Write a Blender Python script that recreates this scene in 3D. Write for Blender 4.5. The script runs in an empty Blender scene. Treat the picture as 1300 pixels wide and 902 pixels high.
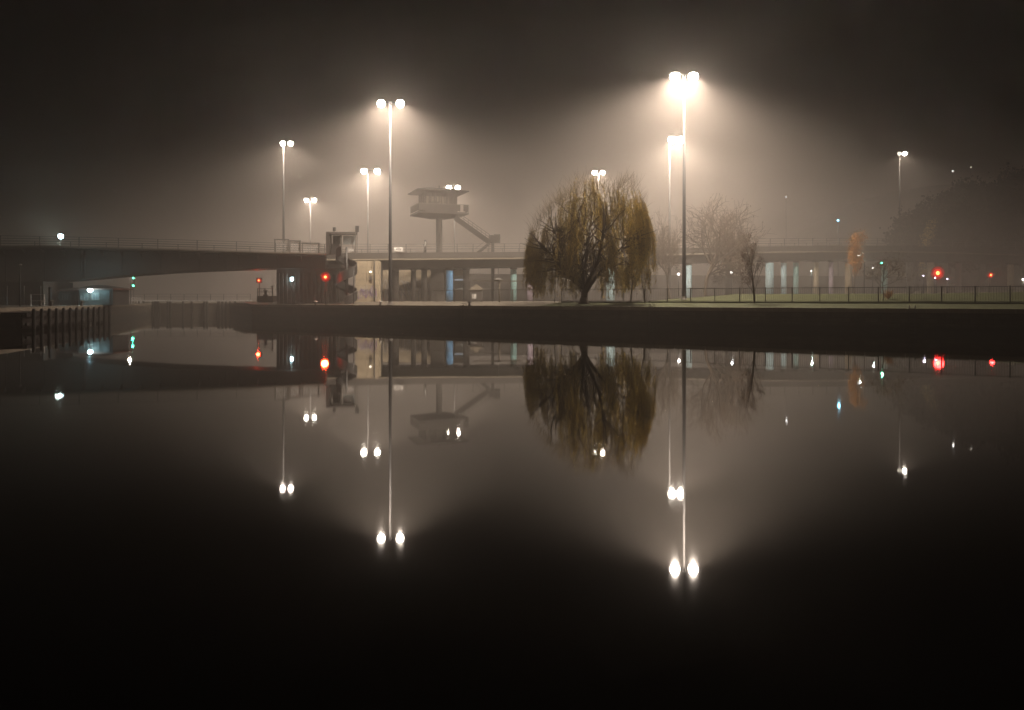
import bpy, math, random
from mathutils import Vector
R = math.radians
S = bpy.context.scene
COL = S.collection
rng = random.Random(7)

# ------------------------------------------------------------------ layout
F, CX, HY, CAMZ = 1000.0, 650.0, 379.0, 3.0        # survey of the photograph: focal length, centre, horizon, eye height
def X(px, D): return (px - CX) / F * D
def Z(py, D): return CAMZ + (HY - py) / F * D
def P(px, py, D): return Vector((X(px, D), D, Z(py, D)))
def sm(a, b, x):
    t = min(1, max(0, (x - a) / (b - a)))
    return t * t * (3 - 2 * t)
C0 = Vector((-37.8, 114.5)); U = Vector((0.841, -0.541)); N = Vector((0.541, 0.841))
def st(s, t): return C0 + U * s + N * t
def gz(x, y):
    d = Vector((x, y)) - C0
    s, t = d.dot(U), d.dot(N)
    z = 2.1 + 0.4 * sm(1, 8, t)
    z += sm(50, 66, s) * sm(9, 21, t) * 1.0
    z += sm(84, 120, s) * sm(10, 22, t) * 0.9
    z += 26 * sm(72, 150, x) * sm(122, 185, y) + 20 * sm(190, 330, y) * sm(95, 170, x)
    return z

# ------------------------------------------------------------------ mesh helpers
class MB:
    def __init__(s): s.v, s.f, s.m = [], [], []
    def add(s, vs, fs, mi=0):
        o = len(s.v); s.v += [Vector(v) for v in vs]
        s.f += [tuple(i + o for i in f) for f in fs]; s.m += [mi] * len(fs)
    def box(s, c, d, rz=0, mi=0):
        c = Vector(c); hx, hy, hz = d[0] / 2, d[1] / 2, d[2] / 2
        cs, sn = math.cos(rz), math.sin(rz); vs = []
        for sx, sy, sz in ((-1,-1,-1),(1,-1,-1),(1,1,-1),(-1,1,-1),(-1,-1,1),(1,-1,1),(1,1,1),(-1,1,1)):
            x, y = sx * hx, sy * hy
            vs.append(c + Vector((x * cs - y * sn, x * sn + y * cs, sz * hz)))
        s.add(vs, [(0,3,2,1),(4,5,6,7),(0,1,5,4),(1,2,6,5),(2,3,7,6),(3,0,4,7)], mi); return s
    def beam(s, a, b, w, h, mi=0):
        a, b = Vector(a), Vector(b); d = (b - a).normalized()
        side = d.cross(Vector((0, 0, 1)))
        side = side.normalized() if side.length > 1e-4 else Vector((1, 0, 0))
        up = side.cross(d).normalized()
        vs = [q + side * i * w / 2 + up * j * h / 2 for q in (a, b) for i, j in ((-1,-1),(1,-1),(1,1),(-1,1))]
        s.add(vs, [(0,1,2,3),(7,6,5,4),(0,4,5,1),(1,5,6,2),(2,6,7,3),(3,7,4,0)], mi); return s
    def path(s, pts, rad, n=6, mi=0, cap=True):
        pts = [Vector(p) for p in pts]; o = len(s.v); k = len(pts)
        ref = Vector((0.31, 0.95, 0.05))
        for i, p in enumerate(pts):
            d = (pts[min(i + 1, k - 1)] - pts[max(i - 1, 0)]).normalized()
            a = d.cross(ref)
            if a.length < 0.05: a = d.cross(Vector((1, 0, 0)))
            a.normalize(); b = d.cross(a)
            r = rad[i] if isinstance(rad, (list, tuple)) else rad
            for j in range(n):
                t = 2 * math.pi * j / n
                s.v.append(p + a * math.cos(t) * r + b * math.sin(t) * r)
        for i in range(k - 1):
            for j in range(n):
                q = (j + 1) % n
                s.f.append((o + i*n + j, o + i*n + q, o + (i+1)*n + q, o + (i+1)*n + j)); s.m.append(mi)
        if cap and n > 3:
            s.f.append(tuple(o + j for j in reversed(range(n)))); s.m.append(mi)
            s.f.append(tuple(o + (k-1)*n + j for j in range(n))); s.m.append(mi)
        return s
    def lathe(s, c, prof, n=16, mi=0):
        c = Vector(c); o = len(s.v)
        for r, z in prof:
            for j in range(n):
                t = 2 * math.pi * j / n
                s.v.append(c + Vector((math.cos(t) * r, math.sin(t) * r, z)))
        for i in range(len(prof) - 1):
            for j in range(n):
                q = (j + 1) % n
                s.f.append((o+i*n+j, o+i*n+q, o+(i+1)*n+q, o+(i+1)*n+j)); s.m.append(mi)
        s.f.append(tuple(o + j for j in reversed(range(n)))); s.m.append(mi)
        s.f.append(tuple(o + (len(prof)-1)*n + j for j in range(n))); s.m.append(mi)
        return s
    def loft(s, rings, mi=0, closed=True):
        """rings: list of equally long point loops joined one to the next, both ends capped"""
        o = len(s.v); n = len(rings[0])
        for r in rings: s.v += [Vector(p) for p in r]
        for i in range(len(rings) - 1):
            for j in range(n):
                q = (j + 1) % n
                s.f.append((o+i*n+j, o+(i+1)*n+j, o+(i+1)*n+q, o+i*n+q)); s.m.append(mi)
        s.f.append(tuple(o + j for j in range(n))); s.m.append(mi)
        s.f.append(tuple(o + (len(rings)-1)*n + j for j in reversed(range(n)))); s.m.append(mi)
        return s
    def build(s, name, mats, parent=None, smooth=False, loc=None):
        org = Vector(loc) if loc is not None else (parent_world(parent) if parent else Vector((0, 0, 0)))
        me = bpy.data.meshes.new(name)
        me.from_pydata([tuple(v - org) for v in s.v], [], s.f)
        mats = mats if isinstance(mats, (list, tuple)) else [mats]
        for m in mats: me.materials.append(m)
        if len(mats) > 1: me.polygons.foreach_set('material_index', s.m)
        if smooth: me.polygons.foreach_set('use_smooth', [True] * len(me.polygons))
        me.update()
        o = bpy.data.objects.new(name, me); COL.objects.link(o)
        if parent:
            o.parent = parent; o.location = org - parent_world(parent)
        else: o.location = org
        return o
def parent_world(o):
    v = Vector((0, 0, 0))
    while o: v += o.location; o = o.parent
    return v
def tag(o, label, cat, group=None, kind=None):
    if label: o['label'] = label
    if cat: o['category'] = cat
    if group: o['group'] = group
    if kind: o['kind'] = kind
    return o
def thing(name, label, cat, loc, group=None):
    o = bpy.data.objects.new(name, None); COL.objects.link(o); o.location = Vector(loc)
    return tag(o, label, cat, group)
def kids(o): return [c for c in bpy.data.objects if c.parent == o]
def dup(o, loc, label=None, parent=None):
    c = o.copy(); COL.objects.link(c); c.parent = parent
    if loc is not None: c.location = Vector(loc)
    if label: c['label'] = label
    for k in list(o.children): dup(k, None, None, c)
    return c
def instance(o, loc, parent):
    c = o.copy(); COL.objects.link(c); c.parent = parent
    c.location = Vector(loc) - parent_world(parent); return c

# ------------------------------------------------------------------ materials
def mat(name, col, rough=0.8, var=0.25, scale=1.2, bump=0.0, metal=0.0, col2=None, streak=False):
    m = bpy.data.materials.new(name); m.use_nodes = True
    nt = m.node_tree; b = nt.nodes['Principled BSDF']
    b.inputs['Roughness'].default_value = rough; b.inputs['Metallic'].default_value = metal
    tc = nt.nodes.new('ShaderNodeTexCoord'); mp = nt.nodes.new('ShaderNodeMapping')
    mp.inputs['Scale'].default_value = (scale, scale, scale * (0.18 if streak else 1))
    nz = nt.nodes.new('ShaderNodeTexNoise'); nz.inputs['Scale'].default_value = 1.0
    nz.inputs['Detail'].default_value = 6; nz.inputs['Roughness'].default_value = 0.65
    cr = nt.nodes.new('ShaderNodeValToRGB')
    cr.color_ramp.elements[0].position = 0.3; cr.color_ramp.elements[1].position = 0.7
    c2 = col2 or tuple(min(1, c * (1 + var)) for c in col)
    c1 = tuple(c * (1 - var) for c in col)
    cr.color_ramp.elements[0].color = (*c1, 1); cr.color_ramp.elements[1].color = (*c2, 1)
    L = nt.links.new
    L(tc.outputs['Object'], mp.inputs['Vector']); L(mp.outputs[0], nz.inputs['Vector'])
    L(nz.outputs['Fac'], cr.inputs[0]); L(cr.outputs[0], b.inputs['Base Color'])
    if bump:
        bp = nt.nodes.new('ShaderNodeBump'); bp.inputs['Strength'].default_value = bump
        bp.inputs['Distance'].default_value = 0.05
        L(nz.outputs['Fac'], bp.inputs['Height']); L(bp.outputs[0], b.inputs['Normal'])
    return m
def glow(name, col, strength, clear=0):
    m = bpy.data.materials.new(name); m.use_nodes = True; nt = m.node_tree
    nt.nodes.remove(nt.nodes['Principled BSDF'])
    e = nt.nodes.new('ShaderNodeEmission'); e.inputs[0].default_value = (*col, 1); e.inputs[1].default_value = strength
    if clear:     # clear glass globe: the lamp's light passes through it
        t = nt.nodes.new('ShaderNodeBsdfTransparent'); t.inputs[0].default_value = (clear, clear, clear, 1); a = nt.nodes.new('ShaderNodeAddShader')
        nt.links.new(e.outputs[0], a.inputs[0]); nt.links.new(t.outputs[0], a.inputs[1]); nt.links.new(a.outputs[0], nt.nodes['Material Output'].inputs[0])
    else: nt.links.new(e.outputs[0], nt.nodes['Material Output'].inputs[0])
    m.cycles.emission_sampling = 'NONE'
    return m
M = dict(
    concrete=mat('weathered concrete', (0.08, 0.07, 0.06), 0.85, 0.3, 0.5, 0.2, streak=True),
    pale_concrete=mat('pale board-marked concrete', (0.46, 0.385, 0.27), 0.85, 0.22, 0.8, 0.2),
    dark_concrete=mat('sooty concrete', (0.075, 0.067, 0.057), 0.9, 0.35, 0.6, 0.2, streak=True),
    girder=mat('painted steel girder', (0.075, 0.066, 0.057), 0.6, 0.18, 0.35, streak=True),
    stone=mat('wet dock masonry', (0.10, 0.085, 0.065), 0.8, 0.45, 1.1, 0.5),
    coping=mat('granite coping', (0.21, 0.18, 0.135), 0.8, 0.25, 1.5, 0.2),
    paving=mat('quay paving', (0.12, 0.102, 0.075), 0.85, 0.3, 0.7, 0.2),
    grass=mat('mown grass', (0.04, 0.05, 0.011), 0.95, 0.4, 0.9, 0.6, col2=(0.072, 0.078, 0.018)),
    steel=mat('galvanised steel', (0.33, 0.31, 0.29), 0.45, 0.15, 2, metal=0.6),
    mast=mat('weathered mast steel', (0.028, 0.026, 0.025), 0.7, 0.2, 2),
    dark_steel=mat('dark painted steel', (0.05, 0.046, 0.042), 0.5, 0.25, 2),
    rail=mat('grey painted railing', (0.16, 0.148, 0.13), 0.5, 0.15, 2),
    white=mat('white paint', (0.72, 0.70, 0.66), 0.5, 0.1, 3),
    gate=mat('silty gate planks', (0.12, 0.10, 0.075), 0.85, 0.35, 1.2, 0.3, streak=True),
    timber=mat('wet dock timber', (0.017, 0.014, 0.011), 0.85, 0.5, 1.5, 0.4, streak=True),
    tower=mat('pale painted concrete tower', (0.042, 0.037, 0.03), 0.75, 0.18, 0.7),
    tower_dark=mat('brown roof felt', (0.03, 0.026, 0.02), 0.85, 0.2, 1),
    glass=mat('dim window glass', (0.10, 0.10, 0.10), 0.08, 0.2, 1),
    panel=mat('milky glazing panel', (0.60, 0.64, 0.63), 0.35, 0.08, 1),
    bark=mat('brown bark', (0.070, 0.052, 0.036), 0.95, 0.35, 3, 0.5),
    twig=mat('bare twigs', (0.235, 0.185, 0.115), 0.95, 0.3, 2),
    twig_pale=mat('pale bare twigs', (0.085, 0.062, 0.04), 0.95, 0.3, 2),
    leaf_brown=mat('withered willow leaves', (0.42, 0.34, 0.15), 0.85, 0.3, 0.6),
    leaf_gold=mat('golden willow leaves', (0.64, 0.50, 0.18), 0.8, 0.25, 0.6),
    leaf_orange=mat('orange autumn leaves', (0.40, 0.19, 0.05), 0.8, 0.25, 1),
    leaf_red=mat('rust brown leaves', (0.12, 0.05, 0.025), 0.85, 0.3, 1),
    leaf_dark=mat('dark winter foliage', (0.025, 0.024, 0.014), 0.9, 0.35, 0.8),
    blue=mat('pale blue column paint', (0.56, 0.82, 0.95), 0.6, 0.12, 0.8),
    deep_blue=mat('blue column paint', (0.16, 0.42, 0.78), 0.6, 0.12, 0.8),
    teal=mat('teal column paint', (0.30, 0.56, 0.56), 0.6, 0.15, 0.8),
    lilac=mat('lilac column paint', (0.48, 0.40, 0.50), 0.6, 0.12, 0.8),
    tan=mat('ochre column paint', (0.42, 0.33, 0.20), 0.6, 0.12, 0.8),
    shed=mat('dark boarded wall', (0.045, 0.04, 0.036), 0.85, 0.3, 1.4, streak=True),
    shed_roof=mat('slate roof', (0.07, 0.065, 0.062), 0.7, 0.3, 2),
    brick_red=mat('reddish roof edge', (0.16, 0.07, 0.05), 0.8, 0.3, 2),
    graffiti_p=mat('purple spray paint', (0.24, 0.14, 0.36), 0.6, 0.2, 3),
    graffiti_w=mat('pale spray paint', (0.62, 0.60, 0.60), 0.6, 0.2, 3),
    g_white=glow('lit lamp glass', (1, 0.90, 0.78), 60, .97),
    g_faint=glow('faint lamp glass', (1, 0.88, 0.72), 3, .97),
    g_small=glow('small lit lamp glass', (1, 0.95, 0.9), 9),
    g_dim=glow('dim lit lamp glass', (1, 0.85, 0.65), 6),
    g_cool=glow('cool lit lamp glass', (0.62, 0.92, 1.0), 45),
    g_cyan=glow('cyan lit lamp glass', (0.25, 0.70, 1.0), 14),
    g_green=glow('green signal lens', (0.10, 1.0, 0.55), 22),
    g_red_halo=glow('red signal halo', (1.0, 0.03, 0.015), 1.6),  # red glare around the signal lamp, put into an emissive colour
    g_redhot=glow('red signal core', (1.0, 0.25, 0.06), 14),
    g_red_halo_dim=glow('red signal outer halo', (1.0, 0.02, 0.012), 0.5),  # weakest outer step of that painted red glare
    g_violet=glow('violet white marker lens', (0.85, 0.75, 1.0), 14),
    g_panel=glow('lit sign panel', (0.75, 0.85, 0.95), 0.5),
)
def masonry():
    m = mat('wet dock masonry', (0.10, 0.085, 0.065), 0.75, 0.45, 0.9, 0.4); nt = m.node_tree; L = nt.links.new
    b = nt.nodes['Principled BSDF']; cr = nt.nodes['Color Ramp']; tc = nt.nodes['Texture Coordinate']
    mp = nt.nodes.new('ShaderNodeMapping'); mp.inputs['Rotation'].default_value = (0, 0, R(32.75)); sx = nt.nodes.new('ShaderNodeSeparateXYZ'); cx = nt.nodes.new('ShaderNodeCombineXYZ')
    L(tc.outputs['Object'], mp.inputs[0]); L(mp.outputs[0], sx.inputs[0]); L(sx.outputs[0], cx.inputs[0]); L(sx.outputs[2], cx.inputs[1])
    br = nt.nodes.new('ShaderNodeTexBrick'); br.inputs['Scale'].default_value = 1; br.inputs['Brick Width'].default_value = 1.15; br.inputs['Row Height'].default_value = .42; br.inputs['Mortar Size'].default_value = .022
    br.inputs['Color1'].default_value = (1, 1, 1, 1); br.inputs['Color2'].default_value = (.62, .6, .56, 1); br.inputs['Mortar'].default_value = (.3, .28, .25, 1)
    L(cx.outputs[0], br.inputs['Vector'])
    mx = nt.nodes.new('ShaderNodeMixRGB'); mx.blend_type = 'MULTIPLY'; mx.inputs[0].default_value = 1; L(cr.outputs[0], mx.inputs[1]); L(br.outputs[0], mx.inputs[2])
    nz = nt.nodes.new('ShaderNodeTexNoise'); nz.inputs['Scale'].default_value = .8; nz.inputs['Detail'].default_value = 5; L(tc.outputs['Object'], nz.inputs['Vector'])
    ad = nt.nodes.new('ShaderNodeMath'); ad.operation = 'MULTIPLY_ADD'; ad.inputs[1].default_value = -.9; L(nz.outputs[0], ad.inputs[0]); L(sx.outputs[2], ad.inputs[2])
    rg_ = nt.nodes.new('ShaderNodeMapRange'); rg_.inputs['From Min'].default_value = .0; rg_.inputs['From Max'].default_value = .35; L(ad.outputs[0], rg_.inputs[0])
    m3 = nt.nodes.new('ShaderNodeMixRGB'); m3.inputs[1].default_value = (.022, .022, .014, 1); L(rg_.outputs[0], m3.inputs[0]); L(mx.outputs[0], m3.inputs[2]); L(m3.outputs[0], b.inputs['Base Color'])
    return m
M['stone'] = masonry()
WARM = (1.0, 0.83, 0.685)
def light(kind, loc, power, col, parent=None, radius=0.2, size=150, blend=0.6, aim=None):
    ld = bpy.data.lights.new('lamp_light', kind); ld.energy = power; ld.color = col; ld.shadow_soft_size = radius
    o = bpy.data.objects.new('lamp_light', ld); COL.objects.link(o)
    if kind == 'SPOT': ld.spot_size = R(size); ld.spot_blend = blend
    if aim is not None: o.rotation_euler = Vector(aim).to_track_quat('-Z', 'Y').to_euler()
    o.location = Vector(loc)
    if parent: o.parent = parent; o.location = Vector(loc) - parent_world(parent)
    return o

# ------------------------------------------------------------------ water and ground
MAST, HALO, FOG = 57000.0, 1150.0, 0.0055
def water():
    me = MB(); x0, x1, y0, y1 = -220, 280, -40, 430
    me.add([(x0,y0,0),(x1,y0,0),(x1,y1,0),(x0,y1,0)], [(0,1,2,3)])
    m = bpy.data.materials.new('still dock water'); m.use_nodes = True; nt = m.node_tree
    b = nt.nodes['Principled BSDF']
    b.inputs['Base Color'].default_value = (0.010, 0.008, 0.006, 1)
    b.inputs['Roughness'].default_value = 0.032; b.inputs['IOR'].default_value = 1.7
    tc = nt.nodes.new('ShaderNodeTexCoord'); mp = nt.nodes.new('ShaderNodeMapping'); nz = nt.nodes.new('ShaderNodeTexNoise')
    mp.inputs['Scale'].default_value = (0.35, 0.12, 1); nz.inputs['Scale'].default_value = 1; nz.inputs['Detail'].default_value = 3
    bp = nt.nodes.new('ShaderNodeBump'); bp.inputs['Strength'].default_value = 0.09; bp.inputs['Distance'].default_value = 0.02
    L = nt.links.new
    L(tc.outputs['Object'], mp.inputs[0]); L(mp.outputs[0], nz.inputs['Vector']); L(nz.outputs[0], bp.inputs['Height']); L(bp.outputs[0], b.inputs['Normal'])
    n2 = nt.nodes.new('ShaderNodeTexNoise'); m2 = nt.nodes.new('ShaderNodeMapping'); m2.inputs['Scale'].default_value = (.02, .07, 1); n2.inputs['Scale'].default_value = 1; n2.inputs['Detail'].default_value = 4
    rr = nt.nodes.new('ShaderNodeMapRange'); rr.inputs['From Min'].default_value = .35; rr.inputs['From Max'].default_value = .7; rr.inputs['To Min'].default_value = .014; rr.inputs['To Max'].default_value = .042
    L(tc.outputs['Object'], m2.inputs[0]); L(m2.outputs[0], n2.inputs['Vector']); L(n2.outputs[0], rr.inputs[0]); L(rr.outputs[0], b.inputs['Roughness'])
    o = me.build('water', m); o['kind'] = 'structure'
water()

TS = [0, 0.5, 1.2, 2.2, 3.5, 5.5, 8, 9, 11, 13, 15, 17, 19, 21, 24, 28, 33, 39, 45, 52, 60, 66, 74, 84, 96, 110, 126, 144, 165, 190, 220, 255, 290]
SS = [0, 8, 16, 24, 32, 40, 47] + [47 + 3.5 * i for i in range(1, 30)] + [160, 175, 190, 205]
LEFT = [(0, C0), (25, Vector((-50, 140))), (80, Vector((-57, 200))), (300, Vector((-60, 410)))]
def left_edge(t):
    for (a, p), (b, q) in zip(LEFT, LEFT[1:]):
        if t <= b: return p.lerp(q, (t - a) / (b - a))
    return LEFT[-1][1]
def ground():
    gp, gg = MB(), MB()
    def pt(s, t):
        p = st(s, t)
        b = 0.04 * math.sin(p.x * 0.9 + p.y * 0.4) * sm(2, 12, t)
        return (p.x, p.y, gz(p.x, p.y) + b)
    for a, b in zip(TS, TS[1:]):
        for s0, s1 in zip(SS, SS[1:]):
            tgt = gg if (s0 >= 47 and a >= 0.5 and (a < 39 or a >= 66)) else gp
            tgt.add([pt(s0, a), pt(s1, a), pt(s1, b), pt(s0, b)], [(0, 1, 2, 3)])
        la, lb = left_edge(a), left_edge(b)
        for k in range(3):
            q = [la.lerp(st(0, a), k/3), la.lerp(st(0, a), (k+1)/3), lb.lerp(st(0, b), (k+1)/3), lb.lerp(st(0, b), k/3)]
            z = [gz(*st(0, a)), gz(*st(0, b))]
            gp.add([(q[0].x, q[0].y, z[0]), (q[1].x, q[1].y, z[0]), (q[2].x, q[2].y, z[1]), (q[3].x, q[3].y, z[1])], [(0, 1, 2, 3)])
    gp.build('quay_ground', M['paving'])['kind'] = 'structure'
    gg.build('grass_bank', M['grass'], smooth=True)['kind'] = 'structure'
    lp = [(-41, 40), (-47, 73), (-51.3, 92), (-56, 112), (-64, 140), (-70, 200), (-75, 410), (-215, 410), (-215, 40)]
    m = MB(); m.add([(x, y, 2.1) for x, y in lp], [tuple(range(len(lp)))])
    m.build('quay_ground', M['paving'])['kind'] = 'structure'
    # dock walls
    def wall(pts, label, group=None, loc=None):
        t = thing('dock_wall', label, 'dock wall', (pts[0][0], pts[0][1], 0))
        w, c = MB(), MB()
        for (x0, y0), (x1, y1) in zip(pts, pts[1:]):
            a, b = Vector((x0, y0, 0)), Vector((x1, y1, 0)); d = (b - a).normalized(); n = Vector((-d.y, d.x, 0))
            za, zb = 2.1, 2.1
            w.add([a + Vector((0,0,-1)), b + Vector((0,0,-1)), b + n*1 + Vector((0,0,-1)), a + n*1 + Vector((0,0,-1)),
                   a + Vector((0,0,1.75)), b + Vector((0,0,1.75)), b + n*1 + Vector((0,0,1.75)), a + n*1 + Vector((0,0,1.75))],
                  [(0,3,2,1),(4,5,6,7),(0,1,5,4),(1,2,6,5),(2,3,7,6),(3,0,4,7)])
            ln = (b - a).length; k = max(1, int(ln / 1.6))
            for i in range(k):
                p, q = a.lerp(b, i / k), a.lerp(b, (i + 1) / k); g = d * 0.012; jz = 2.112 + rng.uniform(0, 0.022); o = -n * (0.06 + rng.uniform(0, .02))
                zz = Vector((0, 0, 1.752)); zt = Vector((0, 0, jz))
                c.add([p + g + o + zz, q - g + o + zz, q - g + n*0.75 + zz, p + g + n*0.75 + zz, p + g + o + zt, q - g + o + zt, q - g + n*0.75 + zt, p + g + n*0.75 + zt],
                      [(0,3,2,1),(4,5,6,7),(0,1,5,4),(1,2,6,5),(2,3,7,6),(3,0,4,7)])
        w.build('masonry', M['stone'], t); c.build('coping', M['coping'], t)
        return t
    e = st(200, 0)
    wall([(C0.x, C0.y), (e.x, e.y)], 'long dark masonry dock wall with pale coping below the lawn and tower')
    wall([tuple(left_edge(60)), (-50, 140), (C0.x, C0.y)], 'masonry side wall of the lock entrance under the bridge, beside the red signals')
    wall([(-41, 40), (-47, 73), (-51.3, 92), (-56, 112), (-64, 140), (-70, 200)][::-1] and [(-70, 200), (-64, 140), (-56, 112), (-51.3, 92), (-47, 73), (-41, 40)][::-1],
         'dark masonry lock wall behind the timber jetty under the huts')
ground()

# timber jetty in front of the left bank
def jetty():
    a, b = Vector((-49.2, 95.5, 0)), Vector((-44.8, 72, 0))
    t = thing('timber_jetty', 'low dark timber jetty with upright piles below the blue lit hut', 'jetty', a)
    d = (b - a).normalized(); n = Vector((-d.y, d.x, 0))
    if n.x < 0: n = -n
    deck = MB(); L = (b - a).length
    for i in range(int(L / 0.4)):
        p = a + d * i * 0.4
        deck.beam(p + Vector((0, 0, 1.62)) - n * 2.0, p + Vector((0, 0, 1.62)) + n * 0.2, 0.34, 0.1)
    deck.build('deck', M['timber'], t)
    w = MB(); w.beam(a + n * .32 + Vector((0,0,1.45)), b + n * .32 + Vector((0,0,1.45)), .18, .3)
    w.beam(a + n * .32 + Vector((0,0,.6)), b + n * .32 + Vector((0,0,.6)), .18, .25)
    for k in range(4): w.beam(a + Vector((0,0,.4+.33*k)) , b + Vector((0,0,.4+.33*k)), .1, .27)
    w.build('waling', M['timber'], t)
    pile = MB().path([(0,0,-1),(0,0,1.95)], [.17,.15], 8).lathe((0,0,1.95), [(.15,0),(.1,.06),(.02,.08)], 8)
    first = None
    for i in range(13):
        p = a + d * (0.6 + i * 1.85) + n * .58
        if first is None:
            first = pile.build('pile', M['timber'], t, True, loc=Vector((0, 0, 0))); first.location = p - a
        else: instance(first, p, t)
    # end face toward the lock
    e = MB()
    for k in range(9):
        q = a - n * (k * .5) - d * .12
        e.path([q + Vector((0,0,-1)), q + Vector((0,0,1.7))], .14, 6)
    e.build('end_fender', M['timber'], t)
jetty()

# ------------------------------------------------------------------ light masts
SPOT_SIZE, SPOT_BLEND, AIM_Y = 173, .55, .12
def mast(px, py, D, heads, label, power=1.0, base=None, halo=1.0, dim=(), aim_x=0, ls=1.0, cone=None):
    top = P(px, py, D); bz = gz(top.x, top.y) if base is None else base
    t = thing('light_mast', label, 'light mast', (top.x, top.y, bz), 'tall floodlight masts')
    m = MB(); m.path([(top.x, top.y, bz), (top.x, top.y, bz + 1.2), (top.x, top.y, top.z)], [.27, .25, .10], 12)
    m.build('pole', M['mast'], t, True)
    m = MB(); m.lathe((top.x, top.y, bz), [(.45, 0), (.45, .06), (.34, .1), (.3, .4)], 12); m.build('base_plate', M['steel'], t)
    fr = MB()
    xs = [X(h, D) for h in heads]
    fr.beam((min(xs + [top.x]) - .2, top.y, top.z + .05), (max(xs + [top.x]) + .2, top.y, top.z + .05), .12, .14)
    fr.lathe((top.x, top.y, top.z - .25), [(.16, 0), (.2, .1), (.2, .4), (.05, .48)], 10)
    fr.build('head_frame', M['mast'], t)
    for i, x in enumerate(xs):
        h = MB(); h.lathe((x, top.y, top.z + .03 + .28*ls), [(.39*ls, 0), (.34*ls, .06*ls), (.2*ls, .13*ls), (.06, .16*ls)], 16)
        ho = h.build('floodlight', M['mast'], t)
        l = MB(); l.lathe((x, top.y, top.z + .025), [(.1*ls, -.62*ls), (.32*ls, -.53*ls), (.48*ls, -.34*ls), (.55*ls, -.1*ls), (.5*ls, .13*ls), (.37*ls, .28*ls)], 18)
        l.build('lens', M['g_faint'] if i in dim else M['g_white'], ho, True)
        k = .12 if i in dim else 1.0
        light('SPOT', (x, top.y, top.z - .1*ls), MAST * power * k / len(xs) * (1 if len(xs) > 1 else 1), WARM, t, .28, cone or SPOT_SIZE, SPOT_BLEND, (aim_x, AIM_Y, -1))
        light('POINT', (x, top.y, top.z - .12*ls), HALO * power * k * halo / len(xs), WARM, t, .3)
    return t
mast(495.5, 131, 104, (484, 508), 'tall bright twin headed floodlight mast on the quay edge, nearest the spiral stair', 1.3, halo=2.9, ls=.95)
mast(868.5, 97, 95, (857, 880), 'tallest and brightest floodlight mast with two heads, standing on the lawn right of the willow', 2.3, halo=1.9, ls=1.1, aim_x=-.07, cone=174)
mast(850, 177, 128, (853, 864), 'floodlight mast with twin heads glowing just below the tallest mast top', 1.15, halo=2.6, ls=1.15)
mast(467, 217, 176, (462, 479), 'foggy twin headed floodlight mast behind the pale abutment wall', 1.2, halo=3.0, ls=1.25)
mast(360, 182, 133, (359, 369), 'slim floodlight mast rising behind the swing bridge deck', 0.52, 2.4, 0.8, ls=.75)
mast(394, 254, 220, (389, 399), 'farthest small twin floodlight mast above the bridge end', 0.8, 2.4, ls=1.1)
mast(577, 238, 200, (570, 581), 'floodlight mast half hidden behind the control tower roof', 0.7, halo=1.2, ls=1.2)
mast(760, 219, 163, (755, 765), 'floodlight mast showing just over the top of the willow', 0.5, ls=.9)
mast(1142, 195, 172, (1142, 1148.5), 'lone floodlight mast beside the wooded hill with its near head almost dark', 0.33, dim=(0,), ls=.8)

# ------------------------------------------------------------------ railings
def railing(path, parent, h=1.15, spacing=3.0, rails=(1.15, .82, .5, .2), r=.035, material='rail', bars=0, postr=.05, name='railing'):
    path = [Vector(p) for p in path]; m = MB()
    for z in rails:
        for a, b in zip(path, path[1:]):
            m.beam(a + Vector((0,0,z)), b + Vector((0,0,z)), r*2, r*2)
    if bars:
        for a, b in zip(path, path[1:]):
            n = int((b - a).length / bars)
            for i in range(n):
                p = a.lerp(b, i / n); m.beam(p + Vector((0,0,min(rails))), p + Vector((0,0,max(rails))), .022, .022)
    ro = m.build(name, M[material], parent)
    post = MB().box((0, 0, (h + .03) / 2), (postr*2, postr*2, h + .03)); first = None
    for a, b in zip(path, path[1:]):
        n = max(1, round((b - a).length / spacing))
        for i in range(n + (1 if b is path[-1] else 0)):
            p = a.lerp(b, i / n)
            if first is None:
                first = post.build('post', M[material], ro, loc=Vector((0,0,0))); first.location = p - parent_world(ro)
            else: instance(first, p, ro)
    return ro

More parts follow.
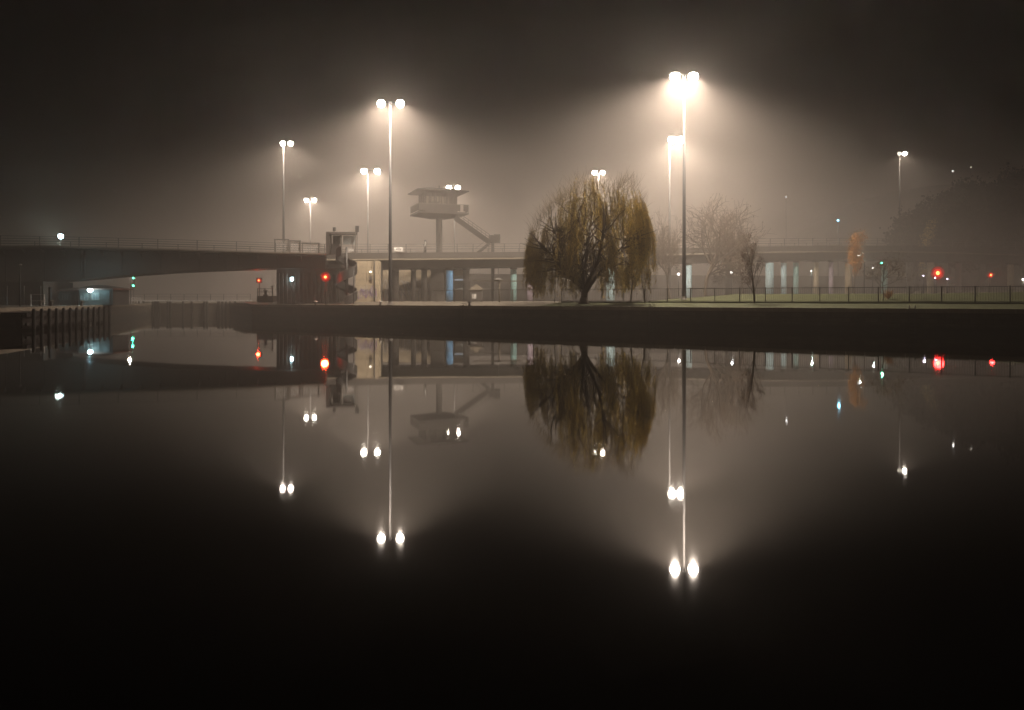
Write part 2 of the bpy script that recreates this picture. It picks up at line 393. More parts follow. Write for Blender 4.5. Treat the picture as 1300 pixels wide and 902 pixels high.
# ------------------------------------------------------------------ swing bridge
def swing_bridge():
    # stations: px, D, deck py, girder bottom py
    raw = [(-150, 102, 314, 372), (-60, 103, 312.5, 366), (0, 104, 312, 361.5), (50, 104.8, 312.7, 358.5), (100, 105.5, 313.6, 354.5), (150, 106.3, 314.7, 350),
           (200, 107, 316, 346.5), (250, 107.8, 317.4, 344), (300, 108.5, 318.9, 342.3), (350, 109.3, 320.6, 341), (412, 110, 322, 341)]
    t = thing('swing_bridge', 'long steel swing bridge with deep curved girder spanning the lock entrance', 'bridge', P(200, 379, 107) - Vector((0,0,3)))
    d = (P(412, 379, 110) - P(-150, 379, 102)).normalized(); n = Vector((-d.y, d.x, 0))
    gr, dk = [], []
    for px, D, yt, yb in raw:
        p = P(px, yt, D); zb = Z(yb, D); zt = p.z
        o = p + n * 1.6
        gr.append([Vector((o.x, o.y, zb + .12)), Vector((o.x, o.y, zt - .42)), Vector((o.x, o.y, zt - .42)) + n * 7, Vector((o.x, o.y, zb + .12)) + n * 7])
        dk.append([p + Vector((0,0,-.38)), p + Vector((0,0,0)), p + n * 10.2, p + n * 10.2 + Vector((0,0,-.38))])
    MB().loft(dk).build('deck', M['concrete'], t)
    g = MB().loft(gr)
    g.build('girder', M['girder'], t)
    # flanges, stiffeners
    s = MB()
    for (a, b) in zip(gr, gr[1:]):
        s.beam(a[0] + n * -.12 + Vector((0,0,-.03)), b[0] + n * -.12 + Vector((0,0,-.03)), .5, .12)
    s.build('bottom_flange', M['girder'], t)
    e = MB()
    for (a, b) in zip(dk, dk[1:]):
        e.beam(a[1] - n * .06 + Vector((0,0,-.07)), b[1] - n * .06 + Vector((0,0,-.07)), .12, .16)
    e.build('kerb_edge', M['coping'], t)
    for i in range(1, len(raw) - 1):
        for f in (.0, .5):
            k = MB()
            a = dk[i][0].lerp(dk[i+1][0], f); q = gr[i][1].lerp(gr[i+1][1], f)
            k.add([a + d*.04 + n*.1, a - d*.04 + n*.1, q - d*.04 - n*.002 + Vector((0,0,0)), q + d*.04 - n*.002,
                   q + d*.04 - n*.002 + Vector((0,0,-.75)), q - d*.04 - n*.002 + Vector((0,0,-.75))],
                  [(0,1,2,3),(0,3,4),(1,5,2),(0,4,5,1),(2,5,4,3)])
            k.build('deck_bracket', M['girder'], t)
    for i in range(1, len(raw) - 1):
        a, b = gr[i][0], gr[i][1]
        MB().beam(a - n*.018 + Vector((0,0,.08)), b - n*.018 + Vector((0,0,-.05)), .16, .03).build('panel_joint', M['shed'], t)
    # downpipes on the girder face
    for px in (97.5, 101.8):
        a = P(px, 316.5, 105.5); b = P(px, 352, 105.5); a += n * 1.47; b += n * 1.47
        MB().path([a, b], .11, 8).build('drain_pipe', M['dark_steel'], t, True)
    for px in (262, 283.5): 
        a = P(px, 331, 108) + n * 1.55; MB().box(a, (.32, .1, .6)).build('access_hatch', M['dark_steel'], t)
    j = MB(); a = P(284, 331, 108.1) + n * 1.57
    j.box(a + Vector((0,0,-.35)), (.22, .09, 1.9)); j.build('joint_plate', M['dark_steel'], t)
    railing([r[1] + n * .12 for r in dk], t, 1.3, 4.0, (1.3, .98, .66, .34), .03)
    railing([r[2] - n * .12 for r in dk], t, 1.3, 4.0, (1.3, .98, .66, .34), .03)
swing_bridge()

def barrier(px0, px1, y0, y1, D, label):
    a, b = P(px0, y1, D), P(px1, y1, D); h = Z(y0, D) - a.z
    t = thing('road_barrier', label, 'barrier', a.lerp(b, .5), 'road closing barriers on the bridge')
    f = MB()
    f.beam(a, a + Vector((0,0,h)), .14, .14); f.beam(b, b + Vector((0,0,h)), .14, .14)
    f.beam(a + Vector((-.1,0,h + .06)), b + Vector((.1,0,h + .06)), .14, .12)
    f.build('frame', M['rail'], t)
    g = MB()
    n = 9
    for i in range(1, n):
        p = a.lerp(b, i / n); g.beam(p + Vector((0,.05,.1)), p + Vector((0,.05,h - .02)), .05, .05)
    for k in (.3, .62): g.beam(a + Vector((.08,.1,h*k)), b + Vector((-.08,.1,h*k)), .06, .1)
    g.beam(a.lerp(b, .1) + Vector((0,.12,.1)), a.lerp(b, .5) + Vector((0,.12,h*.9)), .08, .08)
    g.beam(a.lerp(b, .9) + Vector((0,.12,.1)), a.lerp(b, .5) + Vector((0,.12,h*.9)), .08, .08)
    g.build('bars', M['white'], t)
barrier(349, 366, 304.8, 320.3, 110.5, 'taller braced road barrier frame on the bridge deck at the mast foot')
barrier(368, 381, 306.5, 320.8, 110.9, 'pale braced road barrier frame beside the taller barrier')
barrier(384, 405, 309.5, 321.2, 111.2, 'low pale road barrier frame next to the control shelter')

def control_shelter():
    D = 110.8; a = P(416, 322, D); zt = Z(295.5, D)
    t = thing('control_shelter', 'small bridge control shelter with milky glazed side at the bridge end', 'shelter', P(434, 322, D))
    def bx(name, x0, x1, y0, y1, dy, th, m):
        p, q = P(x0, y1, D), P(x1, y0, D)
        return MB().box(((p.x+q.x)/2, D + dy, (p.z+q.z)/2), (q.x-p.x, th, q.z-p.z)).build(name, M[m], t)
    bx('pillar', 415, 420, 295, 323.5, 0, 1.2, 'dark_concrete')
    bx('roof_beam', 420.05, 452.2, 295.3, 298.2, .1, 1.6, 'concrete')
    bx('post', 451.2, 452.6, 298.3, 323.5, -.5, .14, 'rail')
    bx('post', 433, 435, 298.3, 323.5, -.4, .2, 'rail')
    bx('cabinet', 422, 431.5, 311, 323.5, -.3, .8, 'dark_steel')
    bx('glazed_panel', 435.2, 451, 299.5, 310.5, .3, .06, 'panel')
    g = bx('back_window', 421, 432.8, 299, 310.5, .6, .06, 'glass')
    m = MB()
    for k in range(4):
        p = P(422.5 + 3 * k, 299, D); q = P(422.5 + 3 * k, 310.5, D)
        m.beam((p.x, D + .5, p.z), (q.x, D + .5, q.z), .06, .06)
    m.build('window_bar', M['rail'], g)
    bx('counter', 440.5, 451, 316.5, 319.5, -.2, .5, 'white')
    s = thing('signal_box', 'small dark signal box on the control shelter roof', 'signal box', P(424.5, 295.2, D))
    m = MB().box(P(424.5, 291.2, D), (.38, .3, .5)); m.beam(P(424, 295.2, D), P(424, 292, D), .1, .1); m.build('box', M['dark_steel'], s)
    MB().lathe(P(424.5, 291.3, D) + Vector((0, -.25, -.1)), [(.12, 0), (.14, .2)], 10).build('hood', M['dark_steel'], s)
    s = thing('sign_box', 'square dark sign box on a thin post above the control shelter', 'sign', P(453.3, 322, D))
    MB().box(P(453.4, 291, D), (.50, .25, .86)).build('sign_panel', M['dark_steel'], s)
    MB().beam(P(453.3, 322, D), P(453.3, 294, D), .1, .1).build('post', M['rail'], s)
control_shelter()

def pier():
    t = thing('bridge_pier', 'dark ribbed bridge pier under the right end of the swing bridge', 'bridge pier', (X(390, 113), 113, 2.1))
    D = 112.6
    m = MB(); p, q = P(349, 384, D), P(429, 340.6, D)
    m.box(((p.x+q.x)/2, D + 4, (2.0+q.z)/2), (q.x-p.x, 6.4, q.z-2.0)); m.build('pier_wall', M['dark_concrete'], t)
    r = MB()
    for i in range(15):
        x = X(352 + i * 5.2, D); r.box((x, D + .69, (2.0 + q.z) / 2 - .3), (.22, .22, q.z - 2.9))
    r.build('rib', M['dark_concrete'], t)
    c = MB(); c.box(((p.x+q.x)/2, D + 3.8, q.z + .27), (q.x-p.x + .8, 7.4, .5)); c.build('bearing_slab', M['concrete'], t)
    l = thing('bulkhead_lamp', 'cool white bulkhead lamp on the dark bridge pier', 'lamp', P(369.5, 356, D) + Vector((0, .6, 0)))
    a = P(369.5, 355.5, D)
    MB().box(a + Vector((0, .52, .12)), (.5, .16, .7)).build('housing', M['dark_steel'], l)
    g = MB(); g.box(a + Vector((0, .38, .1)), (.34, .14, .5)); g.build('lamp_glass', M['g_cool'], l)
    light('POINT', a + Vector((0, .1, 0)), 90, (.75, .95, 1), l, .1)
pier()

def spiral():
    D = 109.6; cx = X(440, D); z0, z1 = 2.15, Z(322.5, D)
    t = thing('spiral_staircase', 'dark spiral staircase with solid curving balustrade climbing to the bridge', 'staircase', (cx, D, z0))
    MB().path([(cx, D, z0), (cx, D, z1 + .9)], .14, 10).build('centre_column', M['dark_steel'], t, True)
    turns, rad, n = 1.95, 1.42, 64
    tr = MB(); k = 34
    for i in range(k):
        a = -math.pi*.5 + math.pi*2*turns * i / k; b = a + math.pi*2*turns/k; z = z0 + (z1 - z0) * (i + 1) / k
        pts = [(cx + math.cos(q)*r_, D + math.sin(q)*r_) for q, r_ in ((a, .13), (a, rad-.03), (b, rad-.03), (b, .13))]
        tr.loft([[(x, y, z - .06) for x, y in pts], [(x, y, z) for x, y in pts]])
    tr.build('tread', M['dark_steel'], t)
    bl = MB(); rings = []
    for i in range(n + 1):
        f = i / n; a = -math.pi*.5 + math.pi*2*turns * f; z = z0 + (z1 - z0) * f
        c, s_ = math.cos(a), math.sin(a)
        rings.append([(cx + c*rad, D + s_*rad, z - .25), (cx + c*(rad+.05), D + s_*(rad+.05), z - .25),
                      (cx + c*(rad+.05), D + s_*(rad+.05), z + .98), (cx + c*rad, D + s_*rad, z + .98)])
    bl.loft(rings).build('balustrade', M['dark_steel'], t)
    hr = MB(); hr.path([(cx + math.cos(-math.pi*.5 + math.pi*2*turns*i/n)*(rad+.02), D + math.sin(-math.pi*.5 + math.pi*2*turns*i/n)*(rad+.02), z0 + (z1-z0)*i/n + 1.08) for i in range(n+1)], .035, 6)
    hr.build('handrail', M['rail'], t)
    o = thing('utility_pole', 'thin dark pole standing beside the spiral staircase', 'pole', (X(449, 109), 107.9, 2.1))
    MB().path([(X(449, 107.9), 107.9, 2.1), (X(449, 107.9), 107.9, Z(343, 107.9))], .06, 8).build('shaft', M['dark_steel'], o, True)
    MB().lathe((X(449, 107.9), 107.9, Z(343, 107.9)), [(.08, 0), (.08, .1), (.02, .14)], 8).build('cap', M['dark_steel'], o)
spiral()

def scribble(parent, x0, x1, z0, z1, y, seed, material, w=.05, k=9, name='graffiti'):
    r = random.Random(seed); m = MB()
    for i in range(k):
        cx = x0 + (x1 - x0) * (i + .5) / k; cz = r.uniform(z0 + .3, z1 - .3)
        pts = []; a = r.uniform(0, 6); sx = (x1 - x0) / k * r.uniform(.5, 1.0); sz = (z1 - z0) * r.uniform(.18, .4)
        ph = r.uniform(0, 6); tw = r.choice((1.3, 2.1, 1.7))
        for j in range(14):
            q = j / 13 * math.pi * 2 * .85
            pts.append((cx + sx * math.sin(q + a), y, cz + sz * math.sin(q * tw + ph)))
        for p, q in zip(pts, pts[1:]): m.beam(p, q, .012, w)
    return m.build(name, material, parent)

def abutment():
    D = 113.2
    t = thing('concrete_abutment', 'pale lit block of jointed concrete with graffiti right of the spiral stair', 'abutment', (X(466, D), D, 2.2))
    p, q = P(451, 383, D), P(480, 331.5, D)
    m = MB(); rows = 7; zz = 2.2; hh = (q.z - zz) / rows
    for i in range(rows):
        for j in range(2):
            xa = p.x + (q.x - p.x) * j / 2; xb = p.x + (q.x - p.x) * (j + 1) / 2
            off = rng.uniform(0, .015)
            m.box(((xa + xb)/2, D + 1.3 - off, zz + hh * (i + .5)), (xb - xa - .025, 2.6, hh - .03))
    m.build('block_wall', M['pale_concrete'], t)
    MB().box(((p.x+q.x)/2, D + 2.2, (zz + q.z)/2), (q.x - p.x - .08, 4, q.z - zz - .05)).build('core', M['dark_concrete'], t)
    scribble(t, p.x + .5, q.x - .3, 2.9, 4.6, D - .03, 3, M['graffiti_p'], .06, 8)
    scribble(t, p.x + .4, q.x - .2, 3.0, 4.9, D - .045, 8, M['graffiti_w'], .04, 6)
    pi = MB(); pi.path([P(475.5, 331, D) + Vector((0,-.12,0)), P(475.5, 383, D) + Vector((0,-.12,0))], .09, 8); pi.build('downpipe', M['dark_concrete'], t, True)
    l = thing('wall_lamp', 'small warm wall lamp over a dark box on the pale abutment', 'lamp', P(470.5, 346, D))
    MB().lathe(P(470.5, 345.5, D) + Vector((0, -.15, -.12)), [(.06, 0), (.16, .06), (.16, .2), (.05, .27)], 10).build('lamp_glass', M['g_dim'], l, True)
    MB().box(P(470.5, 345.5, D) + Vector((0, -.06, .2)), (.2, .12, .12)).build('bracket', M['dark_steel'], l)
    b = thing('junction_box', 'small dark junction box under the lamp on the pale abutment', 'junction box', P(471, 354, D))
    MB().box(P(471, 353.5, D) + Vector((0, -.12, 0)), (.36, .2, .5)).build('casing', M['dark_steel'], b)
    MB().box(P(471, 353.5, D) + Vector((0, -.235, 0)), (.28, .02, .4)).build('lid', M['steel'], b)
abutment()

# ------------------------------------------------------------------ viaduct
VP = [(404, 113.5, 322.3), (470, 115.5, 322), (560, 119, 321.6), (660, 123, 320.8), (760, 126, 319), (860, 128, 316.5), (960, 130, 314), (1050, 132, 313), (1130, 134.5, 313), (1210, 137, 314.8), (1290, 140, 317.5), (1380, 144, 320), (1470, 149, 322)]
def viaduct():
    t = thing('road_viaduct', 'long concrete road viaduct on columns crossing behind the trees', 'viaduct', (0, 122, 2.5))
    pts = [P(px, y, D) for px, D, y in VP]
    dk, bm, led, fas = [], [], [], []
    nn = []
    for i, p in enumerate(pts):
        a, b = pts[max(0, i-1)], pts[min(len(pts)-1, i+1)]
        d = Vector((b.x - a.x, b.y - a.y, 0)).normalized(); n = Vector((-d.y, d.x, 0)); nn.append(n)
        dk.append([p + n*.15 + Vector((0,0,-.9)), p + n*.15, p + n*10.5, p + n*10.5 + Vector((0,0,-.9))])
        fas.append([p + Vector((0,0,-.78)), p + Vector((0,0,.12)), p + n*.148 + Vector((0,0,.12)), p + n*.148 + Vector((0,0,-.78))])
        led.append([p - n*.28 + Vector((0,0,-1.02)), p - n*.28 + Vector((0,0,-.90)), p + n*.146 + Vector((0,0,-.782)), p + n*.146 + Vector((0,0,-1.02))])
        q = p + n * 1.9 + Vector((0,0,-.903))
        bm.append([q + Vector((0,0,-1.25)) + n*.4, q, q + n*7, q + n*6.6 + Vector((0,0,-1.25))])
    MB().loft(dk).build('deck', M['concrete'], t)
    MB().loft(fas).build('fascia', M['girder'], t)
    MB().loft(led).build('ledge', M['coping'], t)
    MB().loft(bm).build('box_girder', M['dark_concrete'], t)
    railing([p + n*.1 + Vector((0,0,.12)) for p, n in zip(pts, nn)], t, 1.25, 2.6, (1.25, .85, .45), .03, bars=0)
    railing([p + n*10.2 for p, n in zip(pts, nn)], t, 1.25, 2.6, (1.25, .85, .45), .03)
viaduct()
def deck_z(px):
    for a, b in zip(VP, VP[1:]):
        if px <= b[0]:
            f = (px - a[0]) / (b[0] - a[0]); D = a[1] + f * (b[1] - a[1]); return Z(a[2] + f * (b[2] - a[2]), D), D
    return Z(322, 149), 149
def column(px, dD, r, m, label, square=False):
    zt, D = deck_z(px); D += dD; x = X(px, D); zb = gz(x, D) - .2; top = zt - (2.14 if dD > 2 else .92)
    t = thing('viaduct_column', label, 'column', (x, D, zb), 'columns carrying the viaduct')
    c = MB()
    if square: c.box((x, D, (zb + top)/2), (r*2, r*1.4, top - zb))
    else: c.path([(x, D, zb), (x, D, top - .35)], r, 20)
    c.build('shaft', M[m], t, not square)
    h = MB()
    if square: h.box((x, D, top - .2), (r*2.3, r*1.7, .38))
    else: h.lathe((x, D, top - .35), [(r*1.02, 0), (r*1.25, .2), (r*1.25, .35)], 20)
    h.build('capital', M['dark_concrete'], t)
for args in [
    (502, 4, .55, 'dark_concrete', 'dark viaduct column just right of the quay edge mast'),
    (525, 4, .40, 'dark_concrete', 'dark slim viaduct column between two pale graffiti wall gaps'),
    (538.5, 4, .45, 'dark_concrete', 'dark viaduct column left of the broad square pier'),
    (556, 4, 1.05, 'dark_concrete', 'broad square dark viaduct pier under the control tower', True),
    (570.5, 3, .58, 'deep_blue', 'deep blue painted viaduct column under the control tower'),
    (592, 4, .5, 'dark_concrete', 'dark viaduct column beside the lit notice board'),
    (652, 4, .5, 'teal', 'dull teal viaduct column right of the T shaped gantry'),
    (673, 2.8, .5, 'lilac', 'grey lilac viaduct column at the left edge of the willow'),
    (709, 3, .55, 'concrete', 'grey viaduct column seen through the left of the willow'),
    (775, 3, .72, 'blue', 'pale blue viaduct column seen through the right of the willow'),
    (820, 3.5, .55, 'concrete', 'grey viaduct column behind the rust brown sapling'),
    (873.5, 3, .62, 'blue', 'pale blue viaduct column behind the tallest floodlight mast'),
    (925, 3.5, .55, 'concrete', 'grey viaduct column behind the bare spreading tree'),
    (977, 2.8, .68, 'blue', 'thick bright pale blue viaduct column right of the slender poplar'),
    (995, 3.4, .45, 'blue', 'slim pale blue viaduct column second from the slender poplar'),
    (1010.5, 3.8, .45, 'teal', 'slim teal viaduct column next to two pale blue columns'),
    (1036, 4, .45, 'pale_concrete', 'whitish viaduct column beside a small greenish lamp'),
    (1055, 4, .38, 'lilac', 'slim lilac viaduct column left of the ochre column'),
    (1077, 3.2, .55, 'tan', 'ochre viaduct column behind the orange tree'),
    (1123, 3.4, .50, 'teal', 'teal viaduct column lit green by a traffic signal'),
    (1155, 4, .6, 'concrete', 'grey viaduct column left of the big red signal'),
    (1181, 3.4, .55, 'pale_concrete', 'pale viaduct column reddened by the big red signal'),
    (1217, 3.6, .55, 'concrete', 'grey viaduct column between the two red signals at right'),
    (1249, 3.8, .55, 'concrete', 'grey viaduct column beside the small red signal'),
    (1283, 3.4, .55, 'pale_concrete', 'pale viaduct column at the far right end')]:
    column(*args)
# far row of the same columns
def graffiti_wall():
    D = 133; t = thing('graffiti_wall', 'long grey green wall with faint graffiti behind the viaduct columns', 'wall', (X(530, D), D, 2.4))
    a, b = P(482, 380, D), P(590, 343, D)
    MB().box(((a.x+b.x)/2, D + .2, (2.3 + b.z)/2), (b.x-a.x, .4, b.z - 2.3)).build('wall_panel', M['pale_concrete'], t)
    MB().box(((a.x+b.x)/2, D + .2, b.z + .08), (b.x-a.x + .1, .5, .16)).build('coping', M['concrete'], t)
    scribble(t, a.x + .6, b.x - 4, 3.2, 6.2, D - .02, 5, M['graffiti_w'], .09, 16)
    scribble(t, a.x + .6, b.x - 2, 2.9, 5.6, D - .035, 12, M['dark_concrete'], .08, 14)
graffiti_wall()

# ------------------------------------------------------------------ control tower
def tower():
    D = 133; px = 557.5; c = P(px, 379, D); k = D / F
    t = thing('control_tower', 'raised control tower cabin with flat overhanging roof on one column', 'tower', (c.x, D, 2.4))
    rz = R(20); cs, sn = math.cos(rz), math.sin(rz)
    def loc(u, v, z): return Vector((c.x + u*cs - v*sn, D + u*sn + v*cs, z))
    zb, zp, zbal, zc, zr = Z(277.5, D), Z(271.5, D), Z(262.5, D), Z(247.5, D), Z(241.5, D)
    MB().path([(c.x, D, 2.2), (c.x, D, zb + .2)], .56, 8).build('column', M['tower'], t)
    def rect(u0, u1, v0, v1, z): return [loc(u0, v0, z), loc(u1, v0, z), loc(u1, v1, z), loc(u0, v1, z)]
    W, V = 4.25, 3.3
    MB().loft([rect(-1.2, 1.2, -1, 1, zb - .1)[::-1], rect(-W+.4, W-.4, -V+.4, V-.4, zp - .35)[::-1], rect(-W, W, -V, V, zp - .3)[::-1], rect(-W, W, -V, V, zp)[::-1]]).build('platform', M['tower'], t)
    cu, cv = 2.75, 2.4   # cabin half sizes
    o = -.25
    cab = MB().loft([rect(o-cu, o+cu, -cv, cv, zp + .004)[::-1], rect(o-cu, o+cu, -cv, cv, zbal)[::-1]])
    cb = cab.build('cabin_wall', M['tower'], t)
    # mullions and glazing band
    zt = zc + .05
    for u in [o - cu + .09 + i * (2*cu - .18) / 6 for i in range(7)]:
        for v in (-cv + .09, cv - .09): MB().box(loc(u, v, (zbal + zt)/2), (.13, .16, zt - zbal), rz).build('mullion', M['tower_dark'], cb)
    for v in (-.8, .8):
        for u in (o - cu + .09, o + cu - .09): MB().box(loc(u, v, (zbal + zt)/2), (.16, .13, zt - zbal), rz).build('mullion', M['tower_dark'], cb)
    gl = MB()
    for sgn in (-1, 1): gl.box(loc(o, sgn * (cv - .1), (zbal + zt)/2), (2*cu - .3, .02, zt - zbal - .02), rz)
    for sgn in (-1, 1): gl.box(loc(o + sgn * (cu - .1), 0, (zbal + zt)/2), (.02, 2*cv - .3, zt - zbal - .02), rz)
    gl.build('window_band', glass_clear(), t)
    bl = MB()
    for i in range(7): bl.box(loc(o + cu - 1.9 + i * .27, -cv + .25, (zbal + zt)/2 + .1), (.16, .03, zt - zbal - .3), rz)
    bl.build('window_blind', M['tower_dark'], t)
    dsk = MB().box(loc(o, -.9, zbal - .1), (4, .8, .1), rz); dsk.box(loc(o - .8, -.6, zbal + .35), (1.6, .5, .7), rz); dsk.build('control_desk', M['tower_dark'], t)
    RW, RV = 4.35, 3.6
    MB().loft([rect(o-cu-.2, o+cu+.2, -cv-.2, cv+.2, zt + .005)[::-1], rect(o-RW, o+RW+.1, -RV, RV, zc + .25)[::-1], rect(o-RW, o+RW+.1, -RV, RV, zc + .37)[::-1], rect(o-2, o+2, -1.5, 1.5, zr + .1)[::-1]]).build('roof', M['tower_dark'], t)
    MB().path([loc(0, 0, zr), loc(0, 0, zr + .75)], .06, 6).build('vent_pipe', M['tower_dark'], t)
    # balcony panels
    bp = MB(); e = .06
    for u0, u1 in ((-W + e, -2.5), (-2.44, -.8), (-.74, .9), (.96, 2.75)):
        bp.box(loc((u0+u1)/2, -V + e, zp + .68), (u1 - u0, .06, 1.05), rz)
    for v0, v1 in ((-V + .15, -1), (-.95, 1.1), (1.15, V - .1)):
        bp.box(loc(-W + e, (v0+v1)/2, zp + .68), (.06, v1 - v0, 1.05), rz)
    bp.box(loc(W - .5, -V + e, zp + .72), (.85, .06, 1.1), rz); bp.box(loc(W - e, -V + 1.1, zp + .72), (.06, 1.6, 1.1), rz)
    bp.build('balcony_panel', M['tower'], t)
    hr = MB()
    hr.beam(loc(-W+e, -V+e, zp+1.27), loc(W-e, -V+e, zp+1.27), .07, .07); hr.beam(loc(-W+e, -V+e, zp+1.27), loc(-W+e, V-e, zp+1.27), .07, .07)
    for i in range(12):
        q = loc(-W + e + i * (2*W - 2*e)/11, -V + e, zp); hr.beam(q, q + Vector((0,0,1.3)), .05, .05)
    hr.build('balcony_rail', M['rail'], t)
    # stair: upper flight to the right, landing, lower flight back to the left
    Y = D - 1.6
    a = Vector((X(578, Y), Y, Z(275.5, Y))); b = Vector((X(622, Y), Y, Z(306.5, Y)))
    s = MB()
    for yy in (-.45, .45): s.beam(a + Vector((0,yy,-.2)), b + Vector((0,yy,-.25)), .14, .8)
    n = 22
    for i in range(n):
        q = a.lerp(b, (i + .5)/n); s.box(q + Vector((0,0,.0)), (.3, .78, .06))
    fl = s.build('stair_flight', M['tower_dark'], t)
    h = MB()
    for yy in (-.45, .45):
        for dz in (.6, 1.05): h.beam(a + Vector((0,yy,dz)), b + Vector((0,yy,dz)), .05, .05)
        for i in range(9):
            q = a.lerp(b, i/8) + Vector((0,yy,0)); h.beam(q, q + Vector((0,0,1.05)), .04, .04)
    h.build('handrail', M['rail'], fl)
    l0, l1 = X(620, Y), X(635, Y); zl = Z(307, Y)
    MB().box(((l0+l1)/2, Y, zl - .1), (l1-l0, 1.6, .2)).build('landing', M['tower_dark'], t)
    lp = MB(); lp.box((l1 - .04, Y, zl + .6), (.05, 1.5, 1.1)); lp.box(((l0+l1)/2 + .45, Y - .76, zl + .6), ((l1-l0) - 1, .05, 1.1)); lp.box(((l0+l1)/2, Y + .76, zl + .6), ((l1-l0) - .1, .05, 1.1))
    lp.build('landing_panel', M['tower'], t)
    zd = Z(321.5, Y) - .3
    MB().box((X(625.5, Y), Y + .2, (zl - .2 + 2.4)/2), (.5, .5, zl - .2 - 2.4)).build('landing_post', M['tower'], t)
    c0 = Vector((X(622, Y), Y - .35, zl - .3)); c1 = Vector((X(604, Y), Y - .35, zd))
    s = MB().beam(c0, c1, .9, .45); s.beam(c0 + Vector((0,-.43,1)), c1 + Vector((0,-.43,1)), .05, .05); s.build('stair_flight', M['tower_dark'], t)
def glass_clear():
    m = bpy.data.materials.new('thin window glass'); m.use_nodes = True; nt = m.node_tree
    nt.nodes.remove(nt.nodes['Principled BSDF'])
    a = nt.nodes.new('ShaderNodeBsdfTransparent'); a.inputs[0].default_value = (.9, .9, .88, 1)
    g = nt.nodes.new('ShaderNodeBsdfGlossy'); g.inputs['Roughness'].default_value = .03
    fr = nt.nodes.new('ShaderNodeFresnel'); fr.inputs[0].default_value = 1.45; x = nt.nodes.new('ShaderNodeMixShader')
    nt.links.new(fr.outputs[0], x.inputs[0]); nt.links.new(a.outputs[0], x.inputs[1]); nt.links.new(g.outputs[0], x.inputs[2])
    nt.links.new(x.outputs[0], nt.nodes['Material Output'].inputs[0]); return m
tower()

def small_deck_things():
    D = 121; p = P(540, 322, D)
    t = thing('road_beacon', 'short round topped beacon standing on the viaduct left of the tower', 'beacon', P(540, 321, D))
    MB().path([P(540, 321, D), P(540, 306.5, D)], .17, 10).lathe(P(540, 306.5, D), [(.17, 0), (.13, .15), (.03, .22)], 10).build('casing', M['dark_steel'], t, True)
    MB().box(P(540, 310, D) + Vector((0, -.18, 0)), (.12, .03, .7)).build('face_panel', M['white'], t)
    t = thing('road_sign', 'small pale rectangular sign on the viaduct railing by the quay mast', 'sign', P(506, 322, 116.6))
    MB().box(P(506, 316.8, 116.6), (1.35, .05, .62)).build('sign_panel', M['white'], t)
    s = MB()
    for x in (502.5, 509.5): s.beam(P(x, 322, 116.7), P(x, 315, 116.7), .06, .06)
    s.build('bracket', M['rail'], t)
    m = MB()
    for k in range(4): m.box(P(503.6 + 1.7*k, 316.8, 116.6) + Vector((0,-.03,0)), (.12, .012, .24))
    m.build('sign_marking', M['dark_steel'], t)
small_deck_things()

# ------------------------------------------------------------------ fences on the far bank
def fence(s0, s1, tt, label, material, sp, name, plinth):
    a = st(s0, tt); t = thing(name, label, 'fence', (a.x, a.y, gz(a.x, a.y)))
    n = max(2, int((s1 - s0) / sp)); pts = []
    for i in range(n + 1):
        p = st(s0 + (s1 - s0) * i / n, tt); pts.append(Vector((p.x, p.y, 2.52)))
    b = MB()
    for z in (1.55, .18): MB().beam(pts[0] + Vector((0,0,z)), pts[-1] + Vector((0,0,z)), .055, .055).build('rail', M[material], t)
    for p, q in zip(pts, pts[1:]):
        k = int((q - p).length / .2)
        for i in range(1, k):
            c = p.lerp(q, i / k); b.beam(c + Vector((0,0,.2)), c + Vector((0,0,1.53)), .02, .02)
    b.build('bars', M[material], t)
    post = MB().box((0, 0, .8), (.1, .1, 1.66)); first = None
    for p in pts:
        if first is None:
            first = post.build('post', M[material], t, loc=Vector((0,0,0))); first.location = p - parent_world(t)
        else: instance(first, p, t)
    if plinth:
        w = MB(); d = Vector((U.x, U.y, 0)); nn = Vector((N.x, N.y, 0))
        w.beam(pts[0] + Vector((0,0,-.16)) - nn*.02, pts[-1] + Vector((0,0,-.16)) - nn*.02, .35, .55)
        w.build('plinth', M['stone'], t)
def ladder(s, label):
    a = st(s, 0); n = Vector((N.x, N.y, 0)); u = Vector((U.x, U.y, 0)); p = Vector((a.x, a.y, 0)) - n * .16
    t = thing('dock_ladder', label, 'ladder', p, 'iron ladders on the dock wall'); m = MB()
    for q in (-.22, .22):
        m.path([p + u*q + Vector((0,0,-.3)), p + u*q + Vector((0,0,2.2)), p + u*q + n*.2 + Vector((0,0,2.42)), p + u*q + n*.5 + Vector((0,0,2.36)), p + u*q + n*.5 + Vector((0,0,2.12))], .03, 6)
    m.build('stile', M['dark_steel'], t, True)
    r = MB()
    for k in range(8): r.path([p - u*.22 + Vector((0,0,.05 + k*.3)), p + u*.22 + Vector((0,0,.05 + k*.3))], .02, 6)
    r.build('rung', M['dark_steel'], t, True)
ladder(10, 'iron ladder on the dock wall below the ribbed pier'); ladder(38, 'iron ladder on the dock wall below the T shaped gantry'); ladder(62, 'iron ladder on the dock wall right of the willow'); ladder(86, 'iron ladder on the dock wall below the orange tree')
